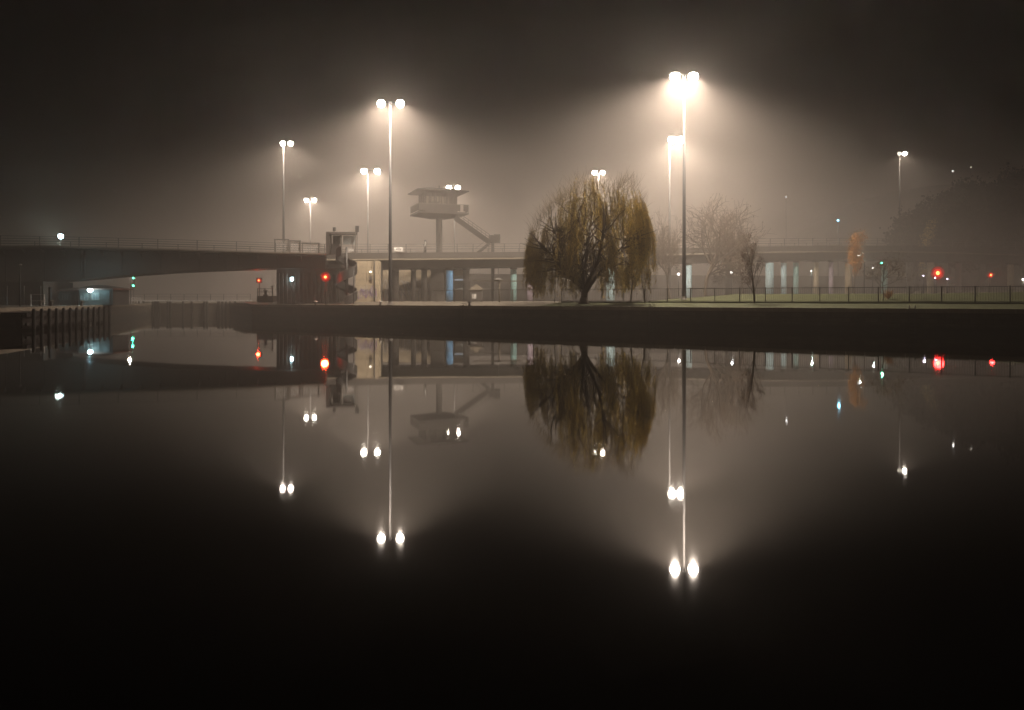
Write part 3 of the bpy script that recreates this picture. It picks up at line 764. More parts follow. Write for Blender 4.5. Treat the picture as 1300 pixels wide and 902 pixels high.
def back_wall():
    pts = [(596, 141), (700, 146), (860, 150), (1050, 156), (1210, 160), (1420, 170)]
    t = thing('retaining_wall', 'long dark retaining wall behind the viaduct columns', 'wall', (X(800, 149), 149, 3.4))
    w, c = [], []
    for px, D in pts:
        x = X(px, D); z = gz(x, D); top = max(7.2, z + 1.5)
        w.append([(x, D, z - .6), (x, D + .5, z - .6), (x, D + .5, top), (x, D, top)]); c.append([(x, D - .08, top + .003), (x, D + .58, top + .003), (x, D + .58, top + .2), (x, D - .08, top + .2)])
    MB().loft(w).build('wall_panel', M['dark_concrete'], t); MB().loft(c).build('coping', M['concrete'], t)
back_wall()
fence(18.5, 46, 8, 'pale grey bar fence along the quay between the mast and the willow', 'rail', 2.8, 'bar_fence', False)
fence(47, 150, 8, 'long dark bar fence on a low wall along the lawn', 'dark_steel', 2.65, 'bar_fence', True)

def bollard(loc, label, m='dark_steel', h=.55):
    t = thing('mooring_bollard', label, 'bollard', loc, 'mooring bollards along the dock')
    x, y, z = loc
    MB().lathe((x, y, z), [(.24, 0), (.2, .06), (.15, .14), (.15, h - .18)], 12).build('stem', M['dark_steel'], t, True)
    MB().lathe((x, y, z + h - .18), [(.15, 0), (.27, .05), (.27, .13), (.12, .18)], 12).build('head', M[m], t, True)
for px, m, lab in ((401, 'white', 'white topped mooring bollard on the quay in front of the ribbed pier'),
                   (483, 'white', 'white topped mooring bollard on the quay at the mast foot'),
                   (596, 'dark_steel', 'dark mooring bollard on the quay edge in front of the T shaped gantry')):
    D = 3000 / (29 + (px - 450) * .0214) + .9
    bollard((X(px, D), D, 2.11), lab, m)
for px, D, m, lab in ((55, 92, 'coping', 'mooring bollard on the left bank beneath the white guard rail'), (69, 92.5, 'coping', 'mooring bollard on the left bank beside the small dark hut'), (107, 93.6, 'coping', 'mooring bollard on the left bank below the blue white floodlight')):
    bollard((X(px, D) - .3, D, 2.11), lab, m, .62)

# ------------------------------------------------------------------ lock gate and far things under the bridge
def lock_gate():
    D = 140; t = thing('lock_gate', 'timber lock gate with white walkway edge and upright posts under the bridge', 'lock gate', (X(238, D), D, 0))
    a, b = X(176, D), X(318, D)
    m = MB()
    for k in range(8): m.box(((a+b)/2, D + .5, -.6 + k * .36), (b - a, .25, .34))
    m.build('gate_boards', M['gate'], t)
    MB().box(((X(150, D) + b)/2, D + .3, 2.57), (b - X(150, D), .9, .16)).build('walkway', M['white'], t)
    for px, dx in ((178, -.1), (183, 0), (193, .25), (198, 0), (200.5, 0), (204, -.3), (213.5, 0), (217, 0), (233, 0), (244, 0), (260, 0), (263.5, 0), (275.5, .3), (279, 0), (283, 0), (286.5, .15), (294, -.2), (299, 0)):
        x = X(px, D); MB().beam((x, D - .25, -.8), (x + dx, D - .25, 2.47), .3, .26).build('fender_post', M['timber'], t)
    railing([(X(150, D), D - .1, 2.65), (b, D - .1, 2.65)], t, 1.1, 2.4, (1.1, .6), .025, 'rail')
    r = thing('lock_guard_rail', 'row of small white railing posts at the left end of the lock gate', 'railing', (X(160, 134), 134, 2.1))
    railing([(X(142, 131), 131, 2.1), (X(178, 143), 143, 2.1)], r, 1.0, 1.3, (1.0, .5), .03, 'white')
lock_gate()

def winch():
    D = 121; t = thing('winch_platform', 'dark winch platform with railing beside the lock gate end', 'platform', (X(338, D), D, 2.3))
    a, b = P(329, 385, D), P(349, 376, D)
    MB().box(((a.x+b.x)/2, D, (2.2+b.z)/2), (b.x-a.x, 2.2, b.z - 2.2)).build('base_block', M['dark_concrete'], t)
    railing([(a.x + .1, D - 1, b.z), (b.x - .1, D - 1, b.z)], t, 1.15, 1.1, (1.15, .6), .03, 'dark_steel', bars=.3)
    MB().lathe(((a.x + b.x)/2 - .3, D + .2, b.z), [(.4, 0), (.4, .2), (.2, .25), (.2, .7), (.35, .75), (.35, .85)], 12).build('winch_drum', M['dark_steel'], t)
    p = thing('white_marker_post', 'white capped marker post beside the winch platform', 'post', P(346, 384, 119))
    MB().path([P(346, 385, 119), P(346, 365, 119)], .09, 8).build('shaft', M['rail'], p, True)
    MB().box(P(345.5, 364, 119), (.45, .2, .25)).build('cap', M['white'], p)
winch()

def signal(px, ys, D, m, label, col, power, zb=2.1, r=.16, name='traffic_signal', cat='signal', ring=None):
    x = X(px, D); t = thing(name, label, cat, (x, D + .25, zb))
    top = Z(min(ys), D) + .45
    MB().path([(x, D + .3, zb), (x, D + .3, top - .3)], .06, 8).build('pole', M['dark_steel'], t, True)
    z0, z1 = Z(max(ys), D) - .35, top
    MB().box((x, D + .22, (z0 + z1)/2), (min(r*2 + .2, .9), .16, z1 - z0)).build('housing', M['dark_steel'], t)
    for y in ys:
        z = Z(y, D)
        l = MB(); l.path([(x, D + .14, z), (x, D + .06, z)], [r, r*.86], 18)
        if ring:  # only the core is the lamp; the wider discs imitate its halo
            lo = l.build('lens', M[ring[1]], t)  # outer disc: the lamp's faint red halo shaped as a solid plate
            MB().path([(x, D + .056, z), (x, D + .0, z)], [r*.62, r*.5], 16).build('halo_ring', M[ring[0]], lo)  # inner, brighter step of the shaped halo
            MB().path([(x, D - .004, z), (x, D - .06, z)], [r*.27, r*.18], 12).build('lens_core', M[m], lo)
        else: l.build('lens', M[m], t)
        v = MB()
        pts = [(x + math.cos(a)*(r+.04), z + math.sin(a)*(r+.04)) for a in [math.pi*i/8 for i in range(9)]]
        for p, q in zip(pts, pts[1:]): v.beam((p[0], D + .0, p[1]), (q[0], D + .0, q[1]), .28, .015)
        v.build('hood', M['dark_steel'], t)
        if power: light('SPOT', (x, D - .3, z), power, col, t, r*.7, 90, .6, (0, -1, -.2))
        if power and ring: light('POINT', (x, D - .45, z), power * .2, col, t, r*.6)
RED = (1, .035, .012); GRN = (.06, 1, .55)
signal(169, (353.2, 363), 170, 'g_green', 'pole with two green signal lights under the swing bridge', GRN, 130, 2.1, .22)
signal(328.5, 356, 124, 'g_redhot', 'smaller red signal light beside the winch platform', RED, 90) if False else signal(328.5, (356.5,), 124, 'g_redhot', 'smaller red signal light beside the winch platform', RED, 500, 2.3, .4, ring=('g_red_halo', 'g_red_halo_dim'))
signal(413, (352,), 107.8, 'g_redhot', 'large glowing red signal light left of the spiral staircase', (1, .05, .015), 2200, 2.1, .66, ring=('g_red_halo', 'g_red_halo_dim'))
signal(1190.5, (347,), 118, 'g_redhot', 'large glowing red signal light under the viaduct at right', (1, .02, .02), 1300, 3.4, 1.0, ring=('g_red_halo', 'g_red_halo_dim'))
signal(1258, (349.5,), 118, 'g_redhot', 'small red signal light farthest right under the viaduct', (1, .03, .03), 400, 3.8, .45, ring=('g_red_halo', 'g_red_halo_dim'))
signal(1119.5, (334,), 118, 'g_green', 'green traffic signal behind the small bare tree', (.25, 1, .7), 260, 3.4, .14)

def lamp(px, y, D, zb, label, m, col, power, arm=0, r=.16, name='street_lamp', cat='street lamp', group=None, pr=.07):
    h = P(px, y, D); bx = h.x + arm
    t = thing(name, label, cat, (bx, D, zb), group)
    p = MB()
    if arm: p.path([(bx, D, zb), (bx, D, h.z - .3), (bx - arm*.15, D, h.z + .08), (h.x, D, h.z + .16)], [pr, pr*.8, pr*.6, pr*.6], 8)
    else: p.path([(h.x, D, zb), (h.x, D, h.z - .05)], [pr, pr*.7], 8)
    p.build('pole', M['mast'], t, True)
    hd = MB()
    if arm: hd.box((h.x, D, h.z + .14), (r*3.6, r*1.8, .1))
    else: hd.lathe((h.x, D, h.z + r*.75), [(r*.75, 0), (r*.6, .08), (.03, .14)], 12)
    ho = hd.build('lamp_head', M['steel'], t)
    if m:
        g = MB()
        if arm: g.box((h.x, D, h.z + .045), (r*3, r*1.4, .085))
        else: g.lathe((h.x, D, h.z - r*.8), [(r*.3, -r*.25), (r*.8, r*.1), (r, r*.7), (r*.85, r*1.25), (r*.6, r*1.5)], 14)
        g.build('lamp_glass', M[m], ho, True)
    if power: light('POINT', (h.x, D - r - .25, h.z - .1), power, col, t, r)
    return t
COOL = (.80, 1.0, .92)
lamp(77, 300, 138, 2.1, 'bright greenish white street lamp glowing above the left of the bridge', 'g_cool', COOL, 1200, r=.46)
lamp(25.5, 339, 88, 2.1, 'unlit flat headed lamp post on the left bank before the bridge abutment', None, COOL, 0, r=.26, pr=.09)
lamp(166, 345, 136, 2.1, 'lock side lamp hidden behind the bridge girder, mirrored in the water', 'g_small', (1, .85, .7), 700, r=.2)
lamp(1090.5, 325.5, 112, 3.4, 'small street lamp on a curved arm beside the orange tree', 'g_small', (.78, 1, .95), 260, arm=.75, r=.13)
lamp(1108, 340.5, 126, 3.4, 'tiny white post lamp under the viaduct behind the orange tree', 'g_small', (.9, 1, .95), 60, r=.09)
lamp(1030, 344.5, 124, 3.3, 'tiny greenish post lamp beside the whitish viaduct column', 'g_small', (.75, 1, .85), 150, r=.10)
lamp(861.5, 348.2, 121, 3.3, 'small square white lamp left of the tallest mast pole', 'g_small', (1, .92, .85), 60, r=.19)
lamp(928.5, 346, 119, 3.3, 'brilliant white post lamp glinting behind the bare spreading tree', 'g_small', (.95, .95, 1), 120, r=.2)
lamp(1064, 280, 160, 3.3, 'blue lamp on a tall thin pole above the viaduct at right', 'g_cyan', (.3, .75, 1), 150, r=.2)
for px, y, D, m, pw, lab in ((998, 250, 225, 'g_small', 60, 'faint white lamp on a tall pole in the fog above the slender poplar'), (850, 259.5, 215, 'g_small', 40, 'faint white lamp on a tall pole in the fog left of the tallest mast pole'),
                       (1209.5, 217.5, 235, 'g_small', 120, 'small cool hillside lamp right of the lone mast'), (1232.5, 212.5, 245, 'g_dim', 10, 'dim hillside lamp highest on the wooded hill'),
                       (1276, 266, 178, 'g_dim', 6, 'dim yellowish lamp among the trees on the wooded hill')):
    x = X(px, D); lamp(px, y, D, min(gz(x, D), Z(y, D) - 3), lab, m, (1, .95, .9), pw, r=.2, group='faint far lamps in the fog')
for px, y, D, lab in ((1172.3, 350.3, 117, 'low violet white marker light left of the big red signal'), (1187, 353, 116, 'low pinkish marker light just below the big red signal'), (1202.7, 354.5, 116, 'low violet white marker light right of the big red signal')):
    lamp(px, y, D, 3.4, lab, 'g_violet', (.85, .75, 1), 25, r=.09, name='marker_light', cat='marker light', group='low marker lights under the viaduct')
lamp(1299, 355, 112, 3.8, 'warm white lamp at the far right under the viaduct', 'g_small', (1, .95, .75), 250, r=.16)

# ------------------------------------------------------------------ left bank buildings
def left_bank():
    D = 103; t = thing('bridge_abutment', 'dark concrete bridge abutment on the left bank behind the lamp post', 'abutment', (X(10, D), D, 2.1))
    a, b = X(-140, D), X(52, D)
    MB().box(((a+b)/2, D + 4, (2.1 + 5.2)/2), (b - a, 7, 3.1)).build('abutment_wall', M['dark_concrete'], t)
    for k in range(9): MB().box((b - .5 - k * 2.2, D + .42, 3.4), (.5, .18, 2.4)).build('buttress', M['dark_concrete'], t)
    railing([(b, 96, 2.1), (a, 96, 2.1)], t, 1.1, 2.2, (1.1, .6), .03, 'dark_steel', bars=.35)
    # hut
    def hut(x0, x1, y0, d, zr, ze, label, overh, lit):
        h = thing('lockside_hut', label, 'hut', ((x0+x1)/2, y0, 2.1), 'lockside huts on the left bank')
        w = MB(); w.box(((x0+x1)/2, y0 + d/2, (2.1+ze)/2), (x1-x0, d, ze-2.1)); wo = w.build('wall', M['shed'], h)
        r = MB(); e = .3
        ridge = .3*(x1-x0) + x0 if overh else (x0+x1)/2
        r.loft([[(x0-e, y0-e, ze), (x1+e, y0-e, ze), (x1+e, y0+d+e, ze), (x0-e, y0+d+e, ze)][::-1], [(x0-e, y0-e, ze+.14), (x1+e, y0-e, ze+.14), (x1+e, y0+d+e, ze+.14), (x0-e, y0+d+e, ze+.14)][::-1],
                [(ridge-.3, y0+d*.35, zr), (ridge+.8, y0+d*.35, zr), (ridge+.8, y0+d*.65, zr), (ridge-.3, y0+d*.65, zr)][::-1]])
        ro = r.build('roof', M['shed_roof'], h)
        f = MB(); f.beam((x0-e, y0-e-.06, ze+.07), (x1+e, y0-e-.06, ze+.07), .08, .16); f.beam((x1+e+.05, y0-e, ze+.07), (x1+e+.05, y0+d+e, ze+.07), .08, .16); f.build('gutter', M['brick_red'], ro)
        n = 3
        for i in range(n):
            cx = x0 + (x1-x0)*(i+.5)/n
            if i == n-1:
                dr = MB().box((cx, y0 - .02, 2.1 + .95), (.85, .1, 1.85)).build('door', M['dark_steel'], h)
                MB().box((cx + .3, y0 - .09, 3.0), (.12, .06, .05)).build('handle', M['steel'], dr)
            else:
                wf = MB()
                for dz in (-.42, .42): wf.box((cx, y0 - .03, 3.2 + dz), (1.0, .1, .08))
                for dx in (-.46, 0, .46): wf.box((cx + dx, y0 - .03, 3.2), (.08, .1, .76))
                wo2 = wf.build('window', M['rail'], h)
                MB().box((cx, y0 - .012, 3.2), (.9, .03, .78)).build('pane', M['glass'], wo2)
    hut(X(100, 104), X(143, 104), 104, 4.5, Z(362, 105), Z(368, 104), 'larger dark lockside hut with sloping roof lit by a blue white floodlight', True, True)
    hut(X(76, 105), X(96, 105), 105, 3.5, Z(365.5, 106), Z(370, 105), 'smaller dark lockside hut with hipped roof beside the larger hut', False, False)
    f = thing('wall_floodlight', 'brilliant blue white floodlight on the front of the larger hut', 'floodlight', P(114.5, 368.3, 103.7))
    MB().box(P(114.5, 368, 103.75) + Vector((0, 0, .12)), (.5, .3, .12)).build('housing', M['dark_steel'], f)
    MB().lathe(P(114.5, 368.3, 103.5), [(.1, -.3), (.27, -.22), (.34, -.05), (.3, .1)], 14).build('lamp_glass', M['g_cool'], f, True)
    MB().beam(P(114.5, 367, 103.8), P(114.5, 366, 104.1), .06, .06).build('bracket', M['dark_steel'], f)
    light('SPOT', P(114.5, 368.6, 103.25), 1300, (.42, .86, 1.0), f, .16, 165, .5, (0, -1, .1))
    light('POINT', P(114.5, 368.6, 102.8), 420, (.42, .86, 1.0), f, .16)
    p = thing('timber_post', 'stout dark timber post on the left bank left of the smaller hut', 'post', P(63.5, 387, 97) * 1)
    p.location.z = 2.1
    MB().box((X(63.5, 97), 97, 3.2), (.26, .26, 2.2)).build('shaft', M['timber'], p)
    MB().lathe((X(63.5, 97), 97, 4.3), [(.19, 0), (.12, .1), (.02, .14)], 4).build('cap', M['timber'], p)
    g = thing('white_guard_rail', 'white two bar guard rail on the left bank before the abutment', 'guard rail', (X(48, 93), 93, 2.1))
    railing([(X(39, 93), 93, 2.1), (X(56, 93), 93, 2.1)], g, 1.35, 1.6, (1.35, .6), .035, 'white')
left_bank()

def quay_things():
    D = 104; t = thing('gantry_post', 'slim pale T shaped gantry post behind the fence left of the willow', 'gantry', (X(634, D), D, 2.5))
    MB().path([(X(634, D), D, 2.4), (X(634, D), D, Z(356, D))], .11, 10).build('post', M['coping'], t, True)
    MB().beam(P(600.5, 356.8, D), P(664, 357.3, D), .14, .14).build('cross_beam', M['coping'], t)
    MB().lathe(P(632.5, 356.2, D), [(.55, 0), (.6, .08), (.3, .22), (.08, .3)], 12).build('hood', M['steel'], t)
    MB().path([P(632.5, 354, D), P(632.5, 334, D)], .045, 6).build('aerial', M['rail'], t)
    n = thing('notice_board', 'pale lit notice board under the viaduct right of the deep blue column', 'notice board', (X(582, 127), 127, 2.4))
    MB().box(P(582.5, 359, 127), (1.6, .08, 2.3)).build('board', M['panel'], n)
    MB().box(P(582.5, 355.5, 127) + Vector((0,-.06,0)), (1.35, .03, .22)).build('light_tube', M['g_panel'], n)
    s = MB()
    for x in (577, 588): s.beam((X(x, 127), 127.08, 2.3), P(x, 349, 127) + Vector((0,.08,0)), .1, .1)
    s.build('leg', M['rail'], n)
    h = thing('gabled_kiosk', 'small dim gabled kiosk under the viaduct behind the fence', 'kiosk', (X(604, 118), 118, 2.4))
    a, b = X(597, 118), X(612, 118)
    MB().box(((a+b)/2, 119.2, 3.3), (b-a, 2.4, 1.9)).build('wall', M['concrete'], h)
    zr = Z(361, 118)
    MB().loft([[(a-.2, 117.8, 4.26), (b+.2, 117.8, 4.26), ((a+b)/2, 117.8, zr)], [(a-.2, 120.6, 4.26), (b+.2, 120.6, 4.26), ((a+b)/2, 120.6, zr)]]).build('roof', M['coping'], h)
    MB().box(((a+b)/2 - .3, 117.97, 3.3), (.6, .06, .7)).build('hatch', M['white'], h)
quay_things()

# ------------------------------------------------------------------ trees
def grow(mb, tips, p, d, L, r, lev, prm, rg, mi_t=1):
    k = 4 if lev < 3 else 3
    pts, rad = [Vector(p)], [r]
    q = Vector(p); dd = d.normalized()
    for i in range(k):
        dd = (dd + Vector((rg.gauss(0, prm['wob']), rg.gauss(0, prm['wob']), rg.gauss(0, prm['wob']) + prm['up'] * (.3 if lev else 0)))).normalized()
        q = q + dd * L / k; pts.append(q.copy()); rad.append(r * (1 - (1 - prm['tap']) * (i + 1) / k))
    mb.path(pts, rad, 8 if lev == 0 else (5 if lev < 3 else 3), 0 if lev < 3 else mi_t, cap=False)
    if lev >= prm['lev']:
        tips.append((pts[-1], dd)); tips.append((pts[-2], dd)); return
    n = prm['n'][min(lev, len(prm['n']) - 1)]
    a0 = rg.uniform(0, 6.28)
    for i in range(n):
        f = rg.uniform(prm['start'] if lev == 0 else .3, 1.0)
        if i == 0: f = 1.0
        j = min(k - 1, int(f * k)); b = pts[j].lerp(pts[j+1], f * k - j) if f < 1 else pts[-1]
        ang = R(rg.uniform(*prm['ang'])) * (.35 if (i == 0 and lev < 2) else 1); az = a0 + i * 2.4 + rg.uniform(-.4, .4)
        u = dd.cross(Vector((.2, .9, .1))).normalized(); w = dd.cross(u)
        nd = dd * math.cos(ang) + (u * math.cos(az) + w * math.sin(az)) * math.sin(ang)
        nd.z += prm['up'] * .4
        grow(mb, tips, b, nd, L * prm['ls'] * rg.uniform(.75, 1.15), max(prm['rmin'], r * prm['rs'] * (1.25 if i == 0 else .9)), lev + 1, prm, rg, mi_t)
def leafq(m, p, s, rg, mi=0, hang=False, ratio=.5):
    a = Vector((rg.gauss(0,1), rg.gauss(0,1), rg.gauss(0,1))).normalized()
    if hang: a = (a * .45 + Vector((0,0,-1))).normalized()
    b = a.cross(Vector((rg.gauss(0,1), rg.gauss(0,1), rg.gauss(0,1)))).normalized()
    c = a.cross(b) * s * .08
    m.add([p - a*s*.5, p + b*s*ratio*.5 + c, p + a*s*.5, p - b*s*ratio*.5 + c], [(0,1,2,3)], mi)
def tree(px, D, ytop, spread, label, prm, seed, leaf=None, nleaf=0, lsize=.2, twig='twig', name='bare_tree', cat='tree', lean=0, base=None, lratio=.6, lspread=.35, group=None):
    rg = random.Random(seed); x = X(px, D); zb = gz(x, D) if base is None else base
    t = thing(name, label, cat, (x, D, zb), group); H = Z(ytop, D) - zb
    m, tips = MB(), []
    grow(m, tips, Vector((0, 0, 0)), Vector((lean, 0, 1)), H * prm['trunk'], prm['r0'] * H, 0, prm, rg)
    # fit height and spread
    zm = max(v.z for v in m.v); xm = sorted(abs(v.x) for v in m.v)[int(len(m.v) * .985)]
    sz = H / zm; sx = spread / max(.01, xm) if spread else sz
    def fit(v):
        s_ = sx + (1 - sx) * math.exp(-max(0, (v.x**2 + v.y**2)) / .5) if spread else 1
        return Vector((v.x * s_ + x, v.y * s_ + D, v.z * sz + zb))
    m.v = [fit(v) for v in m.v]
    tr, cr = MB(), MB()
    # trunk and limbs (material 0), twigs (material 1)
    for tgt, mi in ((tr, 0), (cr, 1)):
        mp = {}
        for f, k in zip(m.f, m.m):
            if k != mi: continue
            for i in f:
                if i not in mp: mp[i] = len(tgt.v); tgt.v.append(m.v[i])
            tgt.f.append(tuple(mp[i] for i in f)); tgt.m.append(0)
    tr.build('trunk', M['bark'], t, True)
    if leaf:
        for i in range(nleaf):
            p, d = rg.choice(tips); p = fit(p) + Vector((rg.gauss(0, lspread), rg.gauss(0, lspread), rg.gauss(0, lspread)))
            leafq(cr, p, lsize * rg.uniform(.6, 1.3), rg, 1, ratio=lratio)
        cr.build('crown', [M[twig], M[leaf]], t)
    else: cr.build('crown', M[twig], t)
    return t
SPREADING = dict(lev=5, n=(7, 5, 4, 4, 3), ang=(22, 52), up=.05, wob=.12, tap=.6, ls=.72, rs=.55, rmin=.024, start=.45, trunk=.33, r0=.018)
UPRIGHT = dict(lev=4, n=(11, 4, 4, 3), ang=(14, 34), up=.22, wob=.08, tap=.35, ls=.45, rs=.42, rmin=.014, start=.15, trunk=.75, r0=.016)
SMALL = dict(lev=4, n=(8, 4, 3, 3), ang=(25, 55), up=.08, wob=.1, tap=.5, ls=.6, rs=.5, rmin=.014, start=.4, trunk=.5, r0=.013)

def willow():
    rg = random.Random(21); D = 91.5; x = X(741, D); zb = gz(x, D)
    t = thing('willow_tree', 'broad weeping willow with brown hanging twigs and a golden right side', 'tree', (x, D, zb))
    H = Z(224, D) - zb
    tr = MB(); limbs = []
    base = Vector((x, D, zb))
    tr.path([base, base + Vector((.05, 0, .8)), base + Vector((.1, .1, 2.0))], [.46, .40, .36], 12)
    tr.lathe(base + Vector((0,0,-.1)), [(.7, 0), (.54, .3), (.45, .8)], 12)
    fork = base + Vector((.1, .1, 1.95))
    tips = []
    for i in range(13):
        az = i * 2.399 + rg.uniform(-.3, .3); el = rg.uniform(.5, 1.15) if i > 2 else 1.3
        out = Vector((math.cos(az) * math.cos(el), math.sin(az) * math.cos(el), math.sin(el)))
        pts = [fork + Vector((0,0,-rg.uniform(0,.9)))]; q = pts[0].copy(); d = out.copy(); L = rg.uniform(6.5, 8.5)
        for k in range(7):
            d = (d + Vector((rg.gauss(0,.12), rg.gauss(0,.12), rg.gauss(.03,.09)))).normalized(); q = q + d * L / 7; pts.append(q.copy())
        tr.path(pts, [.28 * (1 - .85 * k / 7) for k in range(8)], 6, cap=False)
        for k in range(2, 8):
            for _ in range(4):
                a = pts[k].copy(); dd = (d + Vector((rg.gauss(0,.9), rg.gauss(0,.9), rg.gauss(.2,.5)))).normalized(); sp = [a.copy()]
                LL = rg.uniform(2, 4.2)
                for _k in range(4):
                    dd = (dd + Vector((rg.gauss(0,.2), rg.gauss(0,.2), rg.gauss(0,.2)))).normalized(); a = a + dd * LL / 4; sp.append(a.copy())
                tr.path(sp, [.085, .07, .055, .04, .025], 4, cap=False)
    tr.build('trunk', M['bark'], t, True)
    # crown envelope: piecewise radius of the dome seen from the dock
    cr, gold = MB(), MB()
    prof = [(668, 318), (676, 290), (688, 270), (700, 255), (712, 243), (726, 235), (736, 228), (748, 232), (760, 229), (772, 238), (782, 230), (795, 224), (806, 236), (814, 256), (820, 285)]
    def topz(px):
        for (a, ya), (b, yb) in zip(prof, prof[1:]):
            if a <= px <= b: return Z(ya + (yb - ya) * (px - a) / (b - a), D)
        return Z(315, D)
    clumps = [(rg.uniform(672, 818), rg.uniform(-5.2, 5.2), rg.uniform(0, 1)) for _ in range(70)]
    n = 0
    while n < 2500:
        if rg.random() < .84:
            cpx, cdy, cf = rg.choice(clumps); px = cpx + rg.gauss(0, 3.2); dy = cdy + rg.gauss(0, .45); f = min(1, max(0, cf + rg.gauss(0, .06)))
        else: px = rg.uniform(668, 820); dy = rg.uniform(-5.5, 5.5); f = rg.random()
        if not 667 < px < 821: continue
        zt = topz(px) + .5 - 2.6 * abs(math.sin(px * .21 + dy * 1.3)) * abs(math.sin(px * .083 + 1)) ; e = 1 - .5 * (abs(dy) / 5.6) ** 2.2
        zs = zb + (zt - zb) * e
        f2 = 1.02 - .72 * f ** 1.35                      # starts anywhere from the dome top to well inside
        z = zb + (zs - zb) * f2 + rg.gauss(0, .15)
        L = rg.uniform(1.4, 5.2) * (.6 + .55 * (1 - f))
        edge = abs(px - 744) / 77; zlow = zb - .5 + 2.0 * edge ** 6
        L = min(L, z - zlow - (rg.uniform(.3, 1.0) if rg.random() < .35 else rg.uniform(.6, 2.2)))
        if L < .6: continue
        isg = (px > 772 + 16 * (1 - f) or (px > 786)) and px < 819 and rg.random() < (.82 if f < .7 else .35)
        if not isg and rg.random() < .22: isg = px > 700 and f < .6
        if isg and rg.random() < .25: isg = False
        p = Vector((X(px, D), D + dy, z)); pts = [p.copy()]
        cx = Vector((X(745, D), D, p.z)); outd = Vector((p.x - cx.x, dy, 0)); outd = outd.normalized() if outd.length > .1 else Vector((1,0,0))
        arch = rg.uniform(.1, .5) * (1.3 if f < .15 else .6)
        k = 5
        for i in range(1, k + 1):
            u = i / k
            pts.append(p + outd * (arch * math.sin(min(1, u * 1.6) * 1.57) + u * .1) + Vector((rg.gauss(0, .05), rg.gauss(0, .05), arch * .6 * math.sin(min(1,u*2.2)*3.14) - L * u)))
        tgt = gold if isg else cr
        tgt.path(pts, [.018, .016, .013, .011, .009, .006], 3, 0, cap=False)
        for i in range(int(L * (16 if isg else 4))):
            u = rg.uniform(.1, 1) * k; j = min(k - 1, int(u)); q = pts[j].lerp(pts[j+1], u - j)
            leafq(tgt, q + Vector((rg.gauss(0,.06), rg.gauss(0,.06), 0)), rg.uniform(.18, .36), rg, 1, True, .34)
        n += 1
    # fine upright sprays poking out of the top
    for i in range(560):
        px = rg.uniform(672, 818); zt = topz(px); p = Vector((X(px, D), D + rg.uniform(-3, 3), zt - rg.uniform(.5, 1.6)))
        d = Vector((rg.gauss((px - 742) / 160, .3), rg.gauss(0, .3), 1)).normalized(); L = rg.uniform(.7, 2.2)
        cr.path([p, p + d * L * .5 + Vector((rg.gauss(0,.08), 0, 0)), p + d * L + Vector((rg.gauss(0,.2), 0, -.1))], [.022, .015, .006], 3, 0, cap=False)
    cr.build('crown', [M['twig'], M['leaf_brown']], t)
    gold.build('golden_foliage', [M['twig'], M['leaf_gold']], t)
willow()
tree(819, 89, 288, 2.1, 'rust brown sapling with thin trunk at the right edge of the willow', SMALL, 5, 'leaf_red', 1500, .2, name='young_tree', lspread=.3)
tree(801, 94, 292, 1.7, 'thin brown sapling rising among the right hand willow twigs', SMALL, 31, 'leaf_brown', 500, .16, name='young_tree')
tree(896, 113, 238, 7.0, 'wide bare spreading tree between the tallest mast and the poplar', SPREADING, 3, 'leaf_red', 500, .22, twig='twig_pale')
tree(851, 117, 262, 3.6, 'thin bare tree in the fog just left of the tallest mast pole', SPREADING, 17, twig='twig_pale')
tree(944, 119, 262, 3.4, 'slight bare tree leaning up behind the poplar in the fog', SPREADING, 29, twig='twig_pale')
tree(958, 82, 293, 1.25, 'slender dark poplar with upright twigs right of the bare spreading tree', UPRIGHT, 11, 'leaf_red', 900, .14, name='poplar_tree', lean=.05, lspread=.16)
tree(1085, 110, 291, 1.5, 'narrow orange leaved autumn tree before the viaduct', UPRIGHT, 8, 'leaf_orange', 1900, .22, name='autumn_tree', lspread=.3, lean=.03)
tree(1121, 81, 318, 1.9, 'small dark bare tree growing at the lawn fence near the green signal', SMALL, 14, 'leaf_red', 500, .14)
tree(1171, 152, 281, 1.8, 'small yellowish tree top showing above the viaduct at right', UPRIGHT, 23, 'leaf_gold', 1500, .28, name='yellow_tree', lspread=.4)
def shrub():
    rg = random.Random(4); p = P(1128, 383, 82); p.z = gz(p.x, p.y)
    t = thing('autumn_shrub', 'low yellow brown shrub by the lawn fence under the small bare tree', 'shrub', p)
    m = MB(); s = MB()
    for i in range(40):
        d = Vector((rg.gauss(0,.5), rg.gauss(0,.5), 1)).normalized(); L = rg.uniform(.5, 1.15)
        s.path([p, p + d*L*.5, p + d*L], [.02, .014, .006], 3, cap=False)
        for k in range(16): leafq(m, p + d * L * rg.uniform(.3, 1) + Vector((rg.gauss(0,.08),)*3), rg.uniform(.08,.16), rg)
    s.build('stem', M['twig'], t); m.build('foliage', M['leaf_orange'], t)
shrub()

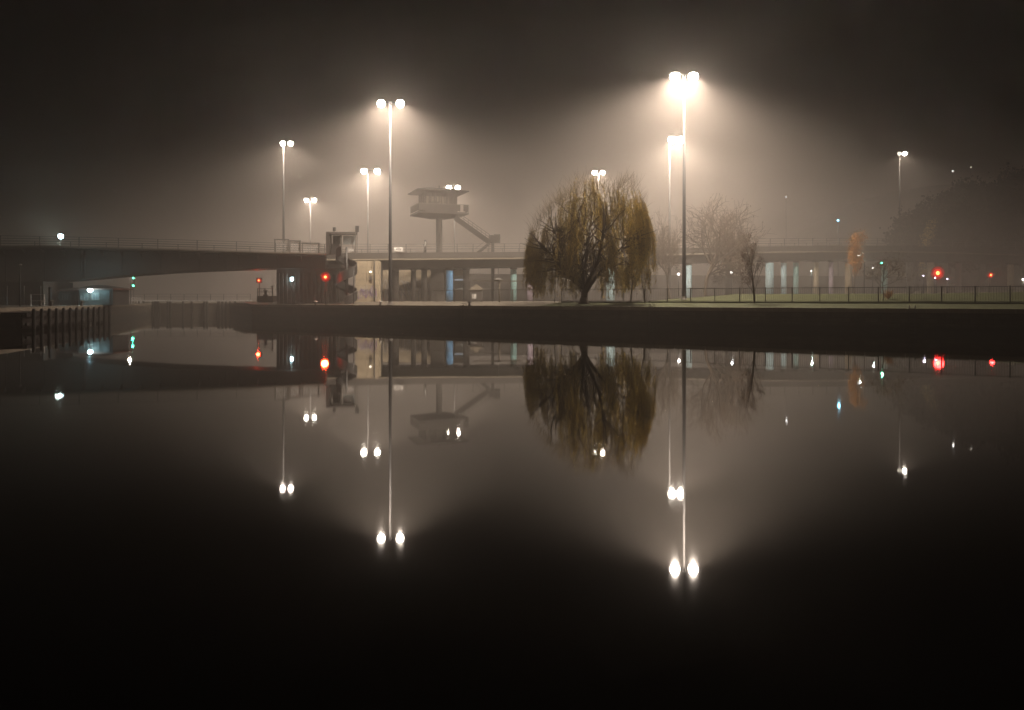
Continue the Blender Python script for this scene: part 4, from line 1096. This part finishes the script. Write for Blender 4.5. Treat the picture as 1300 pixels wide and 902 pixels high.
# wooded hill at the right: several trees of three kinds, copied
def hill_wood():
    kinds = []
    for i, (prm, leaf, nl) in enumerate(((SPREADING, 'leaf_dark', 3200), (SPREADING, 'leaf_dark', 5200), (SMALL, 'leaf_dark', 3800))):
        kinds.append((prm, leaf, nl))
    # px, D, top y, half spread, kind, label
    spec = [(1166, 158, 268, 4.2, 0, 'sparse dark tree at the left foot of the wooded hill'),
            (1187, 163, 243, 4.8, 0, 'ragged dark tree second from the left on the wooded hill'),
            (1206, 170, 231, 5.0, 1, 'dark tree below the cool hillside lamp'),
            (1228, 166, 232, 5.2, 1, 'rounded dark tree in the middle of the wooded hill'),
            (1250, 162, 226, 5.4, 1, 'broad dark tree left of the dim yellowish lamp'),
            (1274, 160, 222, 5.6, 1, 'tall dark tree behind the dim yellowish lamp'),
            (1298, 152, 212, 6.0, 1, 'tallest dark tree at the right edge of the wooded hill'),
            (1322, 148, 205, 6.0, 1, 'dark tree half cut off by the right edge of the photo'),
            (1216, 150, 272, 4.0, 2, 'low dark tree above the viaduct between the red signals'),
            (1246, 150, 262, 4.4, 2, 'low bushy dark tree above the small red signal'),
            (1282, 148, 258, 4.6, 2, 'low bushy dark tree at the right end of the viaduct')]
    for i, (px, D, yt, sp, k, lab) in enumerate(spec):
        prm, leaf, nl = kinds[k]
        tree(px, D, yt, sp, lab, prm, 100 + i * 7, leaf, nl * 2, .75, name='hillside_tree', lspread=.55, lratio=.7, group='trees on the wooded hill')
hill_wood()

# ------------------------------------------------------------------ haze, sky, camera
def haze():
    m = bpy.data.materials.new('night fog'); m.use_nodes = True; nt = m.node_tree
    nt.nodes.remove(nt.nodes['Principled BSDF'])
    v = nt.nodes.new('ShaderNodeVolumePrincipled')
    v.inputs['Color'].default_value = (.95, .87, .79, 1); v.inputs['Density'].default_value = FOG; v.inputs['Anisotropy'].default_value = -0.45
    nt.links.new(v.outputs[0], nt.nodes['Material Output'].inputs['Volume'])
    b = MB().box((35, 195, 39), (540, 500, 82)); o = b.build('haze', m); o['kind'] = 'stuff'
haze()
W = bpy.data.worlds.new('World'); S.world = W; W.use_nodes = True
nt = W.node_tree; bg = nt.nodes['Background']; sky = nt.nodes.new('ShaderNodeTexSky')
sky.sky_type = 'NISHITA'; sky.sun_disc = False; sky.sun_elevation = R(4); sky.sun_rotation = R(140)
nt.links.new(sky.outputs[0], bg.inputs[0]); bg.inputs[1].default_value = 0.00003

cd = bpy.data.cameras.new('camera'); co = bpy.data.objects.new('camera', cd); COL.objects.link(co)
co.location = (0, 0, CAMZ); co.rotation_euler = (R(90), 0, 0)
cd.sensor_width = 36; cd.sensor_fit = 'HORIZONTAL'; cd.lens = 36 * F / 1300
cd.shift_y = -(451 - HY) / 1300; cd.clip_end = 2000; cd.clip_start = .1
S.camera = co
S.view_settings.view_transform = 'Standard'; S.view_settings.look = 'None'; S.view_settings.gamma = 1
S.view_settings.exposure = -0.12; S.view_settings.use_curve_mapping = False
S.render.engine = 'CYCLES'
cy = S.cycles
cy.use_denoising = True; cy.denoiser = 'OPENIMAGEDENOISE'; cy.denoising_input_passes = 'RGB_ALBEDO_NORMAL'
cy.max_bounces = 5; cy.diffuse_bounces = 2; cy.glossy_bounces = 2; cy.transmission_bounces = 2; cy.transparent_max_bounces = 6; cy.volume_bounces = 0
cy.sample_clamp_indirect = 3; cy.use_light_tree = True; cy.caustics_reflective = False; cy.caustics_refractive = False
